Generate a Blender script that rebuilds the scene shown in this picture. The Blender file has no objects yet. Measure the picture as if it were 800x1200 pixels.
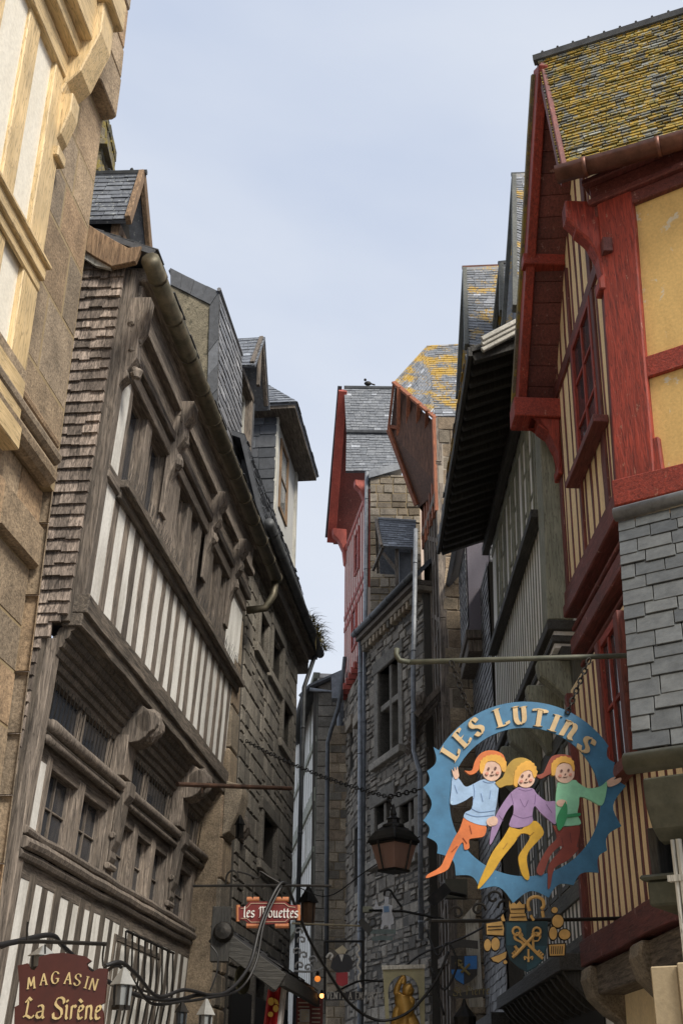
import bpy, math, random
from mathutils import Vector as V, Matrix
from math import sin, cos, pi, radians
random.seed(7)
S = bpy.context.scene; C = S.collection
# ---------------------------------------------------------------- camera, sky, sun, exposure
FPX, PITCH, ROLL, EYE = 1400.0, math.atan(690/1400), 0.011, 1.6
cam = bpy.data.objects.new('camera', bpy.data.cameras.new('camera')); C.objects.link(cam); S.camera = cam
cam.data.sensor_fit = 'VERTICAL'; cam.data.sensor_height = 36; cam.data.lens = 36*FPX/1200
cam.data.clip_end = 2000; cam.data.clip_start = .05
RM = (Matrix.Rotation(pi/2+PITCH, 3, 'X') @ Matrix.Rotation(ROLL, 3, 'Z'))
cam.matrix_world = Matrix.Translation((0, 0, EYE)) @ RM.to_4x4()
CO = V((0, 0, EYE))
W = bpy.data.worlds.new('World'); S.world = W; W.use_nodes = True
SUN_EL, SUN_AZ = radians(46), radians(143)      # azimuth clockwise from +Y: behind the viewer, to the right
nt = W.node_tree; N = nt.nodes; L = nt.links; N.clear()
sky = N.new('ShaderNodeTexSky'); sky.sky_type = 'NISHITA'; sky.sun_disc = False
sky.sun_elevation = SUN_EL; sky.sun_rotation = SUN_AZ; sky.air_density = 1.0; sky.dust_density = 3; sky.ozone_density = 1
tc = N.new('ShaderNodeTexCoord'); nz = N.new('ShaderNodeTexNoise'); nz.inputs['Scale'].default_value = 1.1; nz.inputs['Detail'].default_value = 6; nz.inputs['Distortion'].default_value = .6
mp = N.new('ShaderNodeMapping'); mp.inputs['Scale'].default_value = (1, 1, 2.5); L.new(tc.outputs['Generated'], mp.inputs[0]); L.new(mp.outputs[0], nz.inputs[0])
cr = N.new('ShaderNodeValToRGB'); cr.color_ramp.elements[0].position = .3; cr.color_ramp.elements[0].color = (5.7, 6.45, 8.0, 1)
cr.color_ramp.elements[1].position = .7; cr.color_ramp.elements[1].color = (8.3, 8.65, 9.2, 1); L.new(nz.outputs[0], cr.inputs[0])
mx = N.new('ShaderNodeMix'); mx.data_type = 'RGBA'; mx.inputs[0].default_value = .82
L.new(sky.outputs[0], mx.inputs[6]); L.new(cr.outputs[0], mx.inputs[7])
bg = N.new('ShaderNodeBackground'); bg.inputs[1].default_value = .08; out = N.new('ShaderNodeOutputWorld')
L.new(mx.outputs[2], bg.inputs[0]); L.new(bg.outputs[0], out.inputs[0])
sd = bpy.data.lights.new('sun', 'SUN'); sun = bpy.data.objects.new('sun', sd); C.objects.link(sun)
sd.energy = 3.2; sd.angle = radians(18); sd.color = (1, .93, .82)
sdir = V((sin(SUN_AZ)*cos(SUN_EL), cos(SUN_AZ)*cos(SUN_EL), sin(SUN_EL)))
sun.rotation_euler = sdir.to_track_quat('Z', 'Y').to_euler(); sun.location = (0, -5, 20)
S.view_settings.view_transform = 'Standard'; S.view_settings.look = 'None'; S.view_settings.gamma = 1; S.view_settings.exposure = 0.52
try: S.cycles.max_bounces = 8; S.cycles.diffuse_bounces = 6
except Exception: pass

# ---------------------------------------------------------------- measuring helpers
def ray(px, py): return (RM @ V((px-400, 600-py, -FPX))).normalized()
def at_y(px, py, d): r = ray(px, py); return CO + r*(d/r.y)
def at_z(px, py, z): r = ray(px, py); return CO + r*((z-EYE)/r.z)
def on_plane(px, py, p, n): r = ray(px, py); return CO + r*((p-CO).dot(n)/r.dot(n))
Z = V((0, 0, 1))
class F:
    """a wall frame: u along the wall, v outwards, w up (w = 0 at street level)"""
    def __init__(s, A, U, out, Wd=Z):
        s.u = U.normalized(); s.w = Wd.normalized(); s.n = s.u.cross(s.w).normalized()
        if s.n.dot(out) < 0: s.n = -s.n
        s.o = A - s.w*(A.z/s.w.z)
    def P(s, u, v, w): return s.o + s.u*u + s.n*v + s.w*w
    def uw(s, px, py, v=0):
        q = on_plane(px, py, s.P(0, v, 0), s.n) - s.P(0, v, 0)
        return q.dot(s.u), q.dot(s.w)
    def U_(s, px, py, v=0): return s.uw(px, py, v)[0]
    def W_(s, px, py, v=0): return s.uw(px, py, v)[1]
    def ux(s, px, w, v=0):
        a, b = -30.0, 60.0
        def f(u):
            q = RM.transposed() @ (s.P(u, v, w)-CO); return q
        best = None
        for i in range(900):
            u = -6+i*.04; q = f(u)
            if q.z > -.2: continue
            e = abs(q.x/-q.z*FPX+400-px)
            if best is None or e < best[0]: best = (e, u)
        return best[1]
def frame(pA, dA, pB, out, pC=None):
    A = at_y(*pA, dA); B = at_z(*pB, A.z); U = (B-A); U.z = 0; U.normalize()
    Wd = Z
    if pC:
        Nn = U.cross(Z)
        # A + a*Nn + b*Z = CO + t*r
        r = ray(*pC); M = Matrix((( Nn.x, 0, -r.x), (Nn.y, 0, -r.y), (Nn.z, 1, -r.z)))
        sol = M.inverted() @ (CO-A); Wd = (Nn*sol[0]+Z*sol[1]).normalized()
    return F(A, U, V(out), Wd)

# ---------------------------------------------------------------- materials
MATS = {}
def new_mat(name):
    m = bpy.data.materials.new(name); m.use_nodes = True
    b = m.node_tree.nodes['Principled BSDF']; return m, m.node_tree.nodes, m.node_tree.links, b
def _coords(N, L, scale):
    t = N.new('ShaderNodeTexCoord'); m = N.new('ShaderNodeMapping'); m.inputs['Scale'].default_value = scale
    L.new(t.outputs['Object'], m.inputs[0]); return m.outputs[0]
def _noise(N, L, vec, scale, detail=6, rough=.6, dist=0):
    n = N.new('ShaderNodeTexNoise'); n.inputs['Scale'].default_value = scale; n.inputs['Detail'].default_value = detail
    n.inputs['Roughness'].default_value = rough; n.inputs['Distortion'].default_value = dist; L.new(vec, n.inputs['Vector']); return n.outputs[0]
def _ramp(N, L, fac, stops):
    r = N.new('ShaderNodeValToRGB'); e = r.color_ramp.elements
    while len(e) < len(stops): e.new(.5)
    for k, (p, c) in enumerate(stops):
        e[k].position = p; e[k].color = (*c, 1) if len(c) == 3 else c
    L.new(fac, r.inputs[0]); return r.outputs[0]
def _mix(N, L, a, b, fac, mode='MIX'):
    m = N.new('ShaderNodeMix'); m.data_type = 'RGBA'; m.blend_type = mode
    for i, x in ((0, fac), (6, a), (7, b)):
        if isinstance(x, (int, float)): m.inputs[i].default_value = x
        elif isinstance(x, tuple): m.inputs[i].default_value = (*x, 1)
        else: L.new(x, m.inputs[i])
    return m.outputs[2]
def _island(N, L, lo, hi):
    g = N.new('ShaderNodeNewGeometry'); mr = N.new('ShaderNodeMapRange'); mr.inputs[3].default_value = lo; mr.inputs[4].default_value = hi
    L.new(g.outputs['Random Per Island'], mr.inputs[0]); return mr.outputs[0], g.outputs['Random Per Island']
def _val(N, L, col, v):
    h = N.new('ShaderNodeHueSaturation'); L.new(col, h.inputs['Color']); L.new(v, h.inputs['Value']); return h.outputs[0]
def _bump(N, L, b, h, strength, dist=.01):
    k = N.new('ShaderNodeBump'); k.inputs['Strength'].default_value = strength; k.inputs['Distance'].default_value = dist
    L.new(h, k.inputs['Height']); L.new(k.outputs[0], b.inputs['Normal'])
def wood(name, c1, c2, rough=.85, wear=None, isl=(.7, 1.25), bump=.7):
    """a pair: grain upright, grain along the wall"""
    out = []
    for k, sc in enumerate(((9, 9, .8), (.8, 9, 9))):
        m, N, L, b = new_mat(name+('_upright' if k == 0 else '_level'))
        vec = _coords(N, L, sc); a = _noise(N, L, vec, 5, 8, .65, .6)
        col = _ramp(N, L, a, [(.32, c1), (.68, c2)])
        cr = _ramp(N, L, _noise(N, L, vec, 3.2, 3, .5, 1.5), [(.455, (1, 1, 1)), (.485, (.25, .25, .25)), (.5, (.2, .2, .2)), (.53, (1, 1, 1))])
        col = _mix(N, L, col, cr, .55, 'MULTIPLY')
        big = _noise(N, L, _coords(N, L, (1, 1, 1)), 1.7, 4)
        col = _mix(N, L, col, _ramp(N, L, big, [(.3, (.6, .6, .6)), (.7, (1.25, 1.22, 1.18))]), .8, 'MULTIPLY')
        if wear:
            wm = _ramp(N, L, _noise(N, L, _coords(N, L, (2, 2, 1)), 9, 6, .7), [(.62, (0, 0, 0)), (.68, (1, 1, 1))])
            col = _mix(N, L, col, wear, wm)
        v, _ = _island(N, L, *isl); col = _val(N, L, col, v)
        L.new(col, b.inputs['Base Color']); b.inputs['Roughness'].default_value = rough
        _bump(N, L, b, a, bump, .012); out.append(m)
    return out
def plaster(name, c, dirt, amount=.5, peel=None, bump=.25):
    m, N, L, b = new_mat(name); vec = _coords(N, L, (1, 1, 1))
    col = _mix(N, L, c, dirt, _ramp(N, L, _noise(N, L, _coords(N, L, (3, 3, .7)), 2.2, 7, .65), [(.42, (0, 0, 0)), (.8, (amount,)*3)]))
    f = _noise(N, L, vec, 40, 5, .6)
    col = _mix(N, L, col, _ramp(N, L, f, [(.3, (.86,)*3), (.7, (1.06,)*3)]), 1, 'MULTIPLY')
    if peel:
        pm = _ramp(N, L, _noise(N, L, vec, 3.6, 9, .72, .3), [(.62, (0, 0, 0)), (.65, (1, 1, 1))])
        col = _mix(N, L, col, peel, pm)
        h = _mix(N, L, f, (0, 0, 0), pm)
    else: h = f
    L.new(col, b.inputs['Base Color']); b.inputs['Roughness'].default_value = .9; _bump(N, L, b, h, bump, .006); return m
def stone(name, c1, c2, c3, moss=None, isl=(.72, 1.2), scale=1, bump=.8):
    m, N, L, b = new_mat(name); vec = _coords(N, L, (1, 1, 1))
    g = N.new('ShaderNodeNewGeometry'); r = g.outputs['Random Per Island']
    col = _ramp(N, L, r, [(.0, c1), (.5, c2), (1, c3)])
    gr = _noise(N, L, vec, 60*scale, 4, .7); md = _noise(N, L, vec, 6*scale, 7, .7)
    col = _mix(N, L, col, _ramp(N, L, gr, [(.35, (.5,)*3), (.5, (1,)*3), (.66, (1.4,)*3)]), .8, 'MULTIPLY')
    col = _mix(N, L, col, _ramp(N, L, md, [(.3, (.5, .48, .46)), (.68, (1.3, 1.25, 1.2))]), .85, 'MULTIPLY')
    mr = N.new('ShaderNodeMapRange'); mr.inputs[3].default_value = isl[0]; mr.inputs[4].default_value = isl[1]
    wn = N.new('ShaderNodeTexWhiteNoise'); wn.noise_dimensions = '1D'; L.new(r, wn.inputs['W']); L.new(wn.outputs[0], mr.inputs[0])
    col = _val(N, L, col, mr.outputs[0])
    if moss:
        col = _mix(N, L, col, moss[0], _ramp(N, L, _noise(N, L, vec, moss[2], 8, .75), [(moss[1], (0, 0, 0)), (moss[1]+.06, (.85,)*3)]))
    L.new(col, b.inputs['Base Color']); b.inputs['Roughness'].default_value = .92
    hh = _mix(N, L, gr, md, .6); _bump(N, L, b, hh, bump, .02); return m
def slate(name, c1, c2, lichen=None, th=.55, sc=3.0, rough=.55, l2=None, flecks=True):
    m, N, L, b = new_mat(name); vec = _coords(N, L, (1, 1, 1))
    g = N.new('ShaderNodeNewGeometry'); r = g.outputs['Random Per Island']
    col = _ramp(N, L, r, [(.0, c1), (.55, c2), (.9, c1), (1, tuple(min(1, x*2.1) for x in c2))])
    n1 = _noise(N, L, vec, 14, 7, .7)
    col = _mix(N, L, col, _ramp(N, L, n1, [(.35, (.65,)*3), (.7, (1.35,)*3)]), .8, 'MULTIPLY')
    if lichen:
        a = _noise(N, L, vec, sc, 3, .5); f = _noise(N, L, vec, 26, 6, .8)
        s = N.new('ShaderNodeMath'); s.operation = 'MULTIPLY_ADD'; L.new(f, s.inputs[0]); s.inputs[1].default_value = .9; L.new(a, s.inputs[2])
        mk = _ramp(N, L, s.outputs[0], [(th+.425, (0, 0, 0)), (th+.46, (1, 1, 1))])
        lc = _ramp(N, L, _noise(N, L, vec, 18, 4), [(.35, l2 or lichen), (.6, lichen)])
        col = _mix(N, L, col, lc, mk)
        if not flecks: th = 9
        wmk = _ramp(N, L, _noise(N, L, vec, 30, 5, .7), [(.6, (0, 0, 0)), (.64, (.85,)*3)])
        col = _mix(N, L, col, (.42, .44, .42), wmk if flecks else 0.0)
    L.new(col, b.inputs['Base Color']); b.inputs['Roughness'].default_value = rough; _bump(N, L, b, n1, .5, .008); return m
def metal(name, c, c2=None, rough=.5, metallic=.6, bump=.2, sc=8):
    m, N, L, b = new_mat(name); vec = _coords(N, L, (1, 1, 1)); n = _noise(N, L, vec, sc, 7, .7)
    L.new(_ramp(N, L, n, [(.38, c), (.62, c2 or tuple(x*1.5 for x in c))]), b.inputs['Base Color'])
    b.inputs['Roughness'].default_value = rough; b.inputs['Metallic'].default_value = metallic; _bump(N, L, b, n, bump, .005); return m
def paint(name, c, rough=.55, wear=.12, wc=None):
    m, N, L, b = new_mat(name); vec = _coords(N, L, (1, 1, 1)); n = _noise(N, L, vec, 9, 8, .7)
    col = _mix(N, L, c, tuple(x*.6 for x in c), _ramp(N, L, n, [(.35, (0, 0, 0)), (.75, (1, 1, 1))]))
    w = _ramp(N, L, _noise(N, L, vec, 30, 6, .75), [(.66, (0, 0, 0)), (.7, (1, 1, 1))])
    ww = _mix(N, L, (0, 0, 0), w, wear*4 if wear < .25 else 1.0)
    col = _mix(N, L, col, wc or tuple(min(1, x*1.6+.12) for x in c), ww)
    L.new(col, b.inputs['Base Color']); b.inputs['Roughness'].default_value = rough; _bump(N, L, b, n, .15, .004); return m
def glassm(name, c=(.035, .04, .05), rough=.12):
    m, N, L, b = new_mat(name); vec = _coords(N, L, (1, 1, 1)); n = _noise(N, L, vec, 2.5, 2)
    b.inputs['Base Color'].default_value = (*c, 1); b.inputs['Roughness'].default_value = rough; _bump(N, L, b, n, .1, .02); return m

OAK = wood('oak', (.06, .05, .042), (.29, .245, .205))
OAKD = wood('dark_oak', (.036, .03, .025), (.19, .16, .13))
OAKW = wood('warm_oak', (.10, .06, .035), (.33, .22, .13))
CREAM = wood('cream_paint', (.62, .46, .235), (.74, .57, .33), .6, None, (.94, 1.05), .2)
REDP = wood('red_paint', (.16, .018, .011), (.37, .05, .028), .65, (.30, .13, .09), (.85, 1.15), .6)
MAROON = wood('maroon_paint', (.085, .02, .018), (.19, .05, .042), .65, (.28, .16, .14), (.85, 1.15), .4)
FARRED = wood('far_red_paint', (.30, .05, .035), (.42, .09, .06), .65, None, (.9, 1.1), .2)
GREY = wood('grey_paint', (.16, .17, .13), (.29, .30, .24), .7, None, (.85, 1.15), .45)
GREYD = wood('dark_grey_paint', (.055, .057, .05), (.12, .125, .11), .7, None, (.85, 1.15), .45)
BLACKW = wood('black_wood', (.014, .014, .012), (.05, .048, .044), .7)
PALEW = wood('pale_paint', (.40, .40, .36), (.58, .57, .52), .7, None, (.9, 1.08), .3)
RUSTW = wood('orange_stained_wood', (.16, .045, .018), (.36, .12, .05), .7, None, (.75, 1.2), .4)
SHINGLE = wood('shingle_wood', (.05, .04, .034), (.40, .33, .28), .9, None, (.5, 1.6), 1.0)
PL_WHITE = plaster('white_plaster', (.76, .75, .71), (.36, .34, .30), .85)
PL_GREYW = plaster('grey_white_plaster', (.84, .83, .80), (.5, .49, .47), .4)
PL_CREAM = plaster('cream_blind', (.80, .76, .66), (.66, .60, .48), .5)
PL_YEL = plaster('yellow_plaster', (.70, .47, .18), (.42, .26, .09), .55, (.62, .55, .42))
PL_YSTR = plaster('pale_yellow_plaster', (.88, .71, .44), (.55, .40, .22), .5)
PL_PINK = plaster('pinkish_plaster', (.68, .58, .52), (.45, .3, .25), .5)
PL_LIL = plaster('lilac_grey_board', (.17, .155, .18), (.10, .09, .11), .4)
GRAN_O = stone('ochre_granite', (.33, .225, .135), (.37, .285, .19), (.29, .24, .18), scale=.7, bump=1.0)
GRAN_G = stone('grey_granite', (.165, .152, .13), (.235, .22, .19), (.135, .127, .11), moss=((.05, .05, .03), .62, 4))
GRAN_B = stone('buff_granite', (.26, .20, .14), (.34, .28, .20), (.17, .155, .13))
RUBBLE = stone('rubble_stone', (.12, .11, .095), (.27, .245, .205), (.165, .148, .125))
CHIM = stone('mossy_stone', (.12, .11, .08), (.22, .19, .13), (.10, .10, .07), moss=((.25, .19, .03), .5, 6))
MORTAR_O = plaster('ochre_mortar', (.34, .26, .15), (.2, .15, .08), .6, None, .6)
MORTAR_G = plaster('grey_mortar', (.075, .068, .058), (.04, .037, .03), .6, None, .8)
RENDER_D = stone('speckled_render', (.20, .18, .13), (.20, .18, .13), (.20, .18, .13), moss=((.06, .055, .035), .55, 14), isl=(1, 1))
SL_DARK = slate('dark_slate', (.045, .05, .058), (.075, .08, .09))
SL_BLUE = slate('blue_slate', (.10, .11, .13), (.17, .185, .21), (.42, .24, .03), .70, 2)
SL_LICH = slate('lichened_slate', (.12, .13, .145), (.21, .22, .24), (.38, .235, .03), .54, 2.4)
SL_MOSS = slate('mossy_slate', (.085, .09, .085), (.19, .20, .185), (.36, .235, .028), .47, 6.5, .85, (.13, .13, .04))
SL_NEAR = slate('grey_slate', (.055, .06, .062), (.105, .11, .108), (.14, .12, .03), .66, 5, .5, None, False)
SL_HUNG = slate('hung_slate', (.09, .09, .095), (.22, .22, .225), None, rough=.4)
ZINC = metal('zinc', (.15, .16, .175), (.25, .265, .285), .6, .35)
LEAD = metal('lead', (.055, .058, .062), (.095, .10, .105), .6, .35)
COPPER = metal('tarnished_copper', (.075, .07, .05), (.14, .12, .085), .55)
REDCOP = metal('red_brown_gutter', (.11, .05, .035), (.20, .09, .065), .5)
IRON = metal('black_iron', (.010, .010, .010), (.03, .026, .022), .55)
IRONG = metal('green_grey_iron', (.07, .075, .055), (.12, .12, .09), .6, .3)
GLASS = glassm('window_glass'); 
GLASSB = glassm('bluish_glass', (.06, .07, .08), .1)
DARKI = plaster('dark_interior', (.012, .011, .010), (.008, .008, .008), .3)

# ---------------------------------------------------------------- mesh builder
class MB:
    def __init__(s): s.v = []; s.f = []; s.m = []
    def add(s, vs, fs, mi=0):
        b = len(s.v); s.v += [V(x) for x in vs]; s.f += [tuple(b+i for i in f) for f in fs]; s.m += [mi]*len(fs)
    def hexa(s, p, mi=0):   # p: 4 back + 4 front in order
        s.add(p, [(0, 1, 2, 3), (7, 6, 5, 4), (0, 4, 5, 1), (1, 5, 6, 2), (2, 6, 7, 3), (3, 7, 4, 0)], mi)
    def box(s, f, u0, u1, v0, v1, w0, w1, mi=None, j=0):
        if mi is None: mi = 1 if abs(u1-u0) > abs(w1-w0) else 0
        R = lambda: random.uniform(-j, j)
        s.hexa([f.P(u+R(), v+R(), w+R()) for v in (v0, v1) for u, w in ((u0, w0), (u1, w0), (u1, w1), (u0, w1))], mi)
    def prism(s, pts, ex, mi=0):
        n = len(pts); ex = V(ex)
        s.add(list(pts)+[p+ex for p in pts], [tuple(range(n)), tuple(range(2*n-1, n-1, -1))]+[(i, (i+1) % n, n+(i+1) % n, n+i) for i in range(n)], mi)
    def pp(s, f, pix, v0, v1, mi=0):
        """polygon read on the wall plane at depth v1, given thickness back to v0"""
        s.prism([f.P(*(lambda a: (a[0], v1, a[1]))(f.uw(x, y, v1))) for x, y in pix], f.n*(v0-v1), mi)
    def beam(s, p, q, a, b, nrm, segs=1, j=0, mi=None):
        p = V(p); q = V(q); d = (q-p).normalized(); nrm = V(nrm); sd = d.cross(nrm).normalized(); nn = sd.cross(d).normalized()
        if mi is None: mi = 0 if abs(d.z) > .6 else 1
        rings = []
        for i in range(segs+1):
            c = p.lerp(q, i/segs)+sd*random.uniform(-j, j)+nn*random.uniform(-j, j)*.4; k = 1+random.uniform(-j, j)*2
            rings += [c-sd*a/2*k-nn*b/2, c+sd*a/2*k-nn*b/2, c+sd*a/2*k+nn*b/2, c-sd*a/2*k+nn*b/2]
        fs = [(0, 1, 2, 3), tuple(4*segs+i for i in (3, 2, 1, 0))]
        for i in range(segs):
            for k in range(4): fs.append((4*i+k, 4*i+4+k, 4*i+4+(k+1) % 4, 4*i+(k+1) % 4))
        s.add(rings, fs, mi)
    def fb(s, f, u0, w0, u1, w1, wid, v0, v1, segs=3, j=.008, mi=None):
        """timber lying in wall f from (u0,w0) to (u1,w1)"""
        vm = (v0+v1)/2; s.beam(f.P(u0, vm, w0), f.P(u1, vm, w1), wid, abs(v1-v0), f.n, segs, j, mi)
    def tube(s, pts, r, n=8, mi=0, cap=True):
        pts = [V(p) for p in pts]; rings = []; up = None
        for i, p in enumerate(pts):
            d = (pts[min(i+1, len(pts)-1)]-pts[max(i-1, 0)]).normalized()
            if up is None: up = d.orthogonal().normalized()
            up = (up-d*up.dot(d)); up = up.normalized() if up.length > 1e-4 else d.orthogonal().normalized()
            sd = d.cross(up); rr = r[i] if isinstance(r, (list, tuple)) else r
            rings += [p+(up*cos(2*pi*k/n)+sd*sin(2*pi*k/n))*rr for k in range(n)]
        fs = [(i*n+k, i*n+(k+1) % n, (i+1)*n+(k+1) % n, (i+1)*n+k) for i in range(len(pts)-1) for k in range(n)]
        if cap: fs += [tuple(range(n-1, -1, -1)), tuple((len(pts)-1)*n+k for k in range(n))]
        s.add(rings, fs, mi)
    def lathe(s, c, prof, n=16, mi=0, ax=Z, rot=0):
        c = V(c); ax = V(ax).normalized(); a = ax.orthogonal().normalized(); b = ax.cross(a); rings = []
        for r, h in prof: rings += [c+ax*h+(a*cos(2*pi*k/n+rot)+b*sin(2*pi*k/n+rot))*max(r, 1e-4) for k in range(n)]
        m = len(prof)
        s.add(rings, [(i*n+k, i*n+(k+1) % n, (i+1)*n+(k+1) % n, (i+1)*n+k) for i in range(m-1) for k in range(n)]+[tuple(range(n-1, -1, -1)), tuple((m-1)*n+k for k in range(n))], mi)
    def blob(s, c, r, j=.15, n=8, m=6, mi=0):
        c = V(c); r = V(r) if not isinstance(r, (int, float)) else V((r, r, r)); vs = [c+V((0, 0, -r.z))]
        for i in range(1, m):
            t = pi*i/m-pi/2
            for k in range(n):
                q = 1+random.uniform(-j, j); vs.append(c+V((r.x*cos(t)*cos(2*pi*k/n)*q, r.y*cos(t)*sin(2*pi*k/n)*q, r.z*sin(t)*q)))
        vs.append(c+V((0, 0, r.z))); L_ = len(vs)-1
        fs = [(0, 1+(k+1) % n, 1+k) for k in range(n)]+[(L_, 1+(m-2)*n+k, 1+(m-2)*n+(k+1) % n) for k in range(n)]
        fs += [(1+i*n+k, 1+i*n+(k+1) % n, 1+(i+1)*n+(k+1) % n, 1+(i+1)*n+k) for i in range(m-2) for k in range(n)]
        s.add(vs, fs, mi)
    def build(s, name, mat, parent=None, bevel=0, smooth=False, loc=None):
        if not s.v: s.v = [V((0, 0, 0))]
        me = bpy.data.meshes.new(name)
        M = PM.get(parent.name) if parent else None
        if M is None:
            c = sum(s.v, V((0, 0, 0)))/len(s.v); z0 = min(p.z for p in s.v); M = Matrix.Translation((c.x, c.y, z0))
            own = True
        else: own = False
        I = M.inverted(); me.from_pydata([I @ p for p in s.v], [], s.f)
        ms = mat if isinstance(mat, (list, tuple)) else [mat]
        for m in ms: me.materials.append(m)
        for p, k in zip(me.polygons, s.m): p.material_index = min(k, len(ms)-1); p.use_smooth = smooth
        o = bpy.data.objects.new(name, me); C.objects.link(o)
        if own: o.matrix_world = M
        else: o.parent = parent
        PM[o.name] = M
        if smooth:
            try: me.shade_auto_smooth if False else None
            except Exception: pass
        if bevel:
            md = o.modifiers.new('bevel', 'BEVEL'); md.width = bevel; md.segments = 1; md.limit_method = 'ANGLE'; md.angle_limit = radians(50)
        bm_fix(me); return o
import bmesh
def bm_fix(me):
    bm = bmesh.new(); bm.from_mesh(me); bmesh.ops.recalc_face_normals(bm, faces=bm.faces); bm.to_mesh(me); bm.free()
PM = {}
def tag(o, label=None, cat=None, group=None, kind=None):
    if label: o['label'] = label
    if cat: o['category'] = cat
    if group: o['group'] = group
    if kind: o['kind'] = kind
    return o
def thing(name, label, cat, loc, U=None, group=None):
    o = bpy.data.objects.new(name, None); C.objects.link(o); o.empty_display_size = .2
    M = Matrix.Translation(V(loc))
    if U is not None: M = M @ Matrix.Rotation(math.atan2(U.y, U.x), 4, 'Z')
    o.matrix_world = M; PM[o.name] = M; return tag(o, label, cat, group)
def copy_tree(root, newM):
    """a copy of a thing, its parts and their sub-parts"""
    def cp(o, par):
        c = o.copy(); C.objects.link(c)
        if par: c.parent = par
        for ch in list(o.children): cp(ch, c)
        return c
    r = cp(root, None); r.matrix_world = newM; return r

# ---------------------------------------------------------------- repeated construction
def cuts(a0, a1, holes):
    seg = [(a0, a1)]
    for h0, h1 in holes:
        ns = []
        for s0, s1 in seg:
            if h1 <= s0 or h0 >= s1: ns.append((s0, s1)); continue
            if h0 > s0: ns.append((s0, h0))
            if h1 < s1: ns.append((h1, s1))
        seg = ns
    return seg
def body(mb, f, u0, u1, w0, w1, v0, v1, holes=()):
    """a wall body with rectangular holes (u0,u1,w0,w1)"""
    ws = sorted({w0, w1, *[min(max(h[k], w0), w1) for h in holes for k in (2, 3)]})
    for a, b in zip(ws, ws[1:]):
        if b-a < 1e-4: continue
        m = (a+b)/2
        for s0, s1 in cuts(u0, u1, [(h[0], h[1]) for h in holes if h[2] < m < h[3]]):
            if s1-s0 > 1e-4: mb.box(f, s0, s1, v0, v1, a, b, 0)
def stones(mb, f, u0, u1, w0, w1, rh, bw, v1, holes=(), j=.01, gap=.012, th=.05, topf=None, ch=.012, rub=0):
    w = w0; row = 0
    while w < w1-.02:
        h = min(rh*random.uniform(.78, 1.25), w1-w)
        if w1-(w+h) < rh*.35: h = w1-w
        hs = [(a, b) for a, b, c, d in holes if min(d, w+h)-max(c, w) > h*.35]
        for s0, s1 in cuts(u0, u1, hs):
            u = s0; first = True
            while u < s1-.01:
                L_ = bw*random.uniform(.55, 1.5)
                if first and row % 2: L_ *= .6
                first = False
                if s1-(u+L_) < bw*.4: L_ = s1-u
                L_ = min(L_, s1-u); top = topf(u+L_/2) if topf else 1e9
                if w+h*.5 < top:
                    g = gap/2; vv = v1+random.uniform(-j, j); R = lambda: random.uniform(-j, j)*.8
                    ch_ = min(ch, h*.16, L_*.16)
                    bk = [(u+g, w+g), (u+L_-g, w+g), (u+L_-g, w+h-g), (u+g, w+h-g)]
                    fr = [(u+g+ch_+R(), w+g+ch_+R()), (u+L_-g-ch_+R(), w+g+ch_+R()), (u+L_-g-ch_+R(), w+h-g-ch_+R()), (u+g+ch_+R(), w+h-g-ch_+R())]
                    if rub and random.random() < rub:
                        hh_ = h*random.uniform(.35, .65); sk = random.uniform(-.015, .015)
                        for y0, y1 in ((w, w+hh_), (w+hh_, w+h)):
                            vv = v1+random.uniform(-j, j)
                            q4 = [(u+g+R(), y0+g+R()), (u+L_-g+R(), y0+g+R()+sk), (u+L_-g+R(), y1-g+R()+sk), (u+g+R(), y1-g+R())]
                            cu, cw = u+L_/2, (y0+y1)/2
                            mb.add([f.P(a, v1-th, b) for a, b in q4]+[f.P(cu+(a-cu)*.86, vv, cw+(b-cw)*.8) for a, b in q4], [(0, 1, 5, 4), (1, 2, 6, 5), (2, 3, 7, 6), (3, 0, 4, 7), (4, 5, 6, 7)])
                        u += L_; continue
                    mb.add([f.P(a, v1-th, b) for a, b in bk]+[f.P(a, v1-th*.3, b) for a, b in bk]+[f.P(a, vv, b) for a, b in fr],
                           [(0, 1, 5, 4), (1, 2, 6, 5), (2, 3, 7, 6), (3, 0, 4, 7), (4, 5, 9, 8), (5, 6, 10, 9), (6, 7, 11, 10), (7, 4, 8, 11), (8, 9, 10, 11)])
                u += L_
        w += h; row += 1
def slates(mb, p00, p10, p11, p01, course, width, th=.012, out=None, jit=.12, step=.5):
    p00, p10, p11, p01 = map(V, (p00, p10, p11, p01))
    nn = (p10-p00).cross(p01-p00).normalized()
    if out is not None and nn.dot(V(out)) < 0: nn = -nn
    rows = max(1, round(((p01-p00).length+(p11-p10).length)/2/course))
    for i in range(rows):
        a0, a1 = i/rows, min(1, (i+1.25)/rows)
        l0, r0 = p00.lerp(p01, a0), p10.lerp(p11, a0); l1, r1 = p00.lerp(p01, a1), p10.lerp(p11, a1)
        Lr = (r0-l0).length; x = -random.uniform(0, width*.6) if i % 2 else -random.uniform(0, width*.3)
        while x < Lr:
            wd = width*random.uniform(1-jit*2, 1+jit*2); s0, s1 = max(0, x+.003), min(Lr, x+wd-.003)
            if s1-s0 > .01:
                q0, q1 = s0/Lr, s1/Lr; e = course*random.uniform(-jit, jit); dn = (l0-l1).normalized()*e
                lift = nn*th*random.uniform(1.3, 2.2); t0 = nn*th
                a = l0.lerp(r0, q0)+dn; b = l0.lerp(r0, q1)+dn; c = l1.lerp(r1, q1); d = l1.lerp(r1, q0)
                mb.hexa([a+lift-t0, b+lift-t0, c, d, a+lift, b+lift, c+t0*.5, d+t0*.5])
            x += wd
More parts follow.
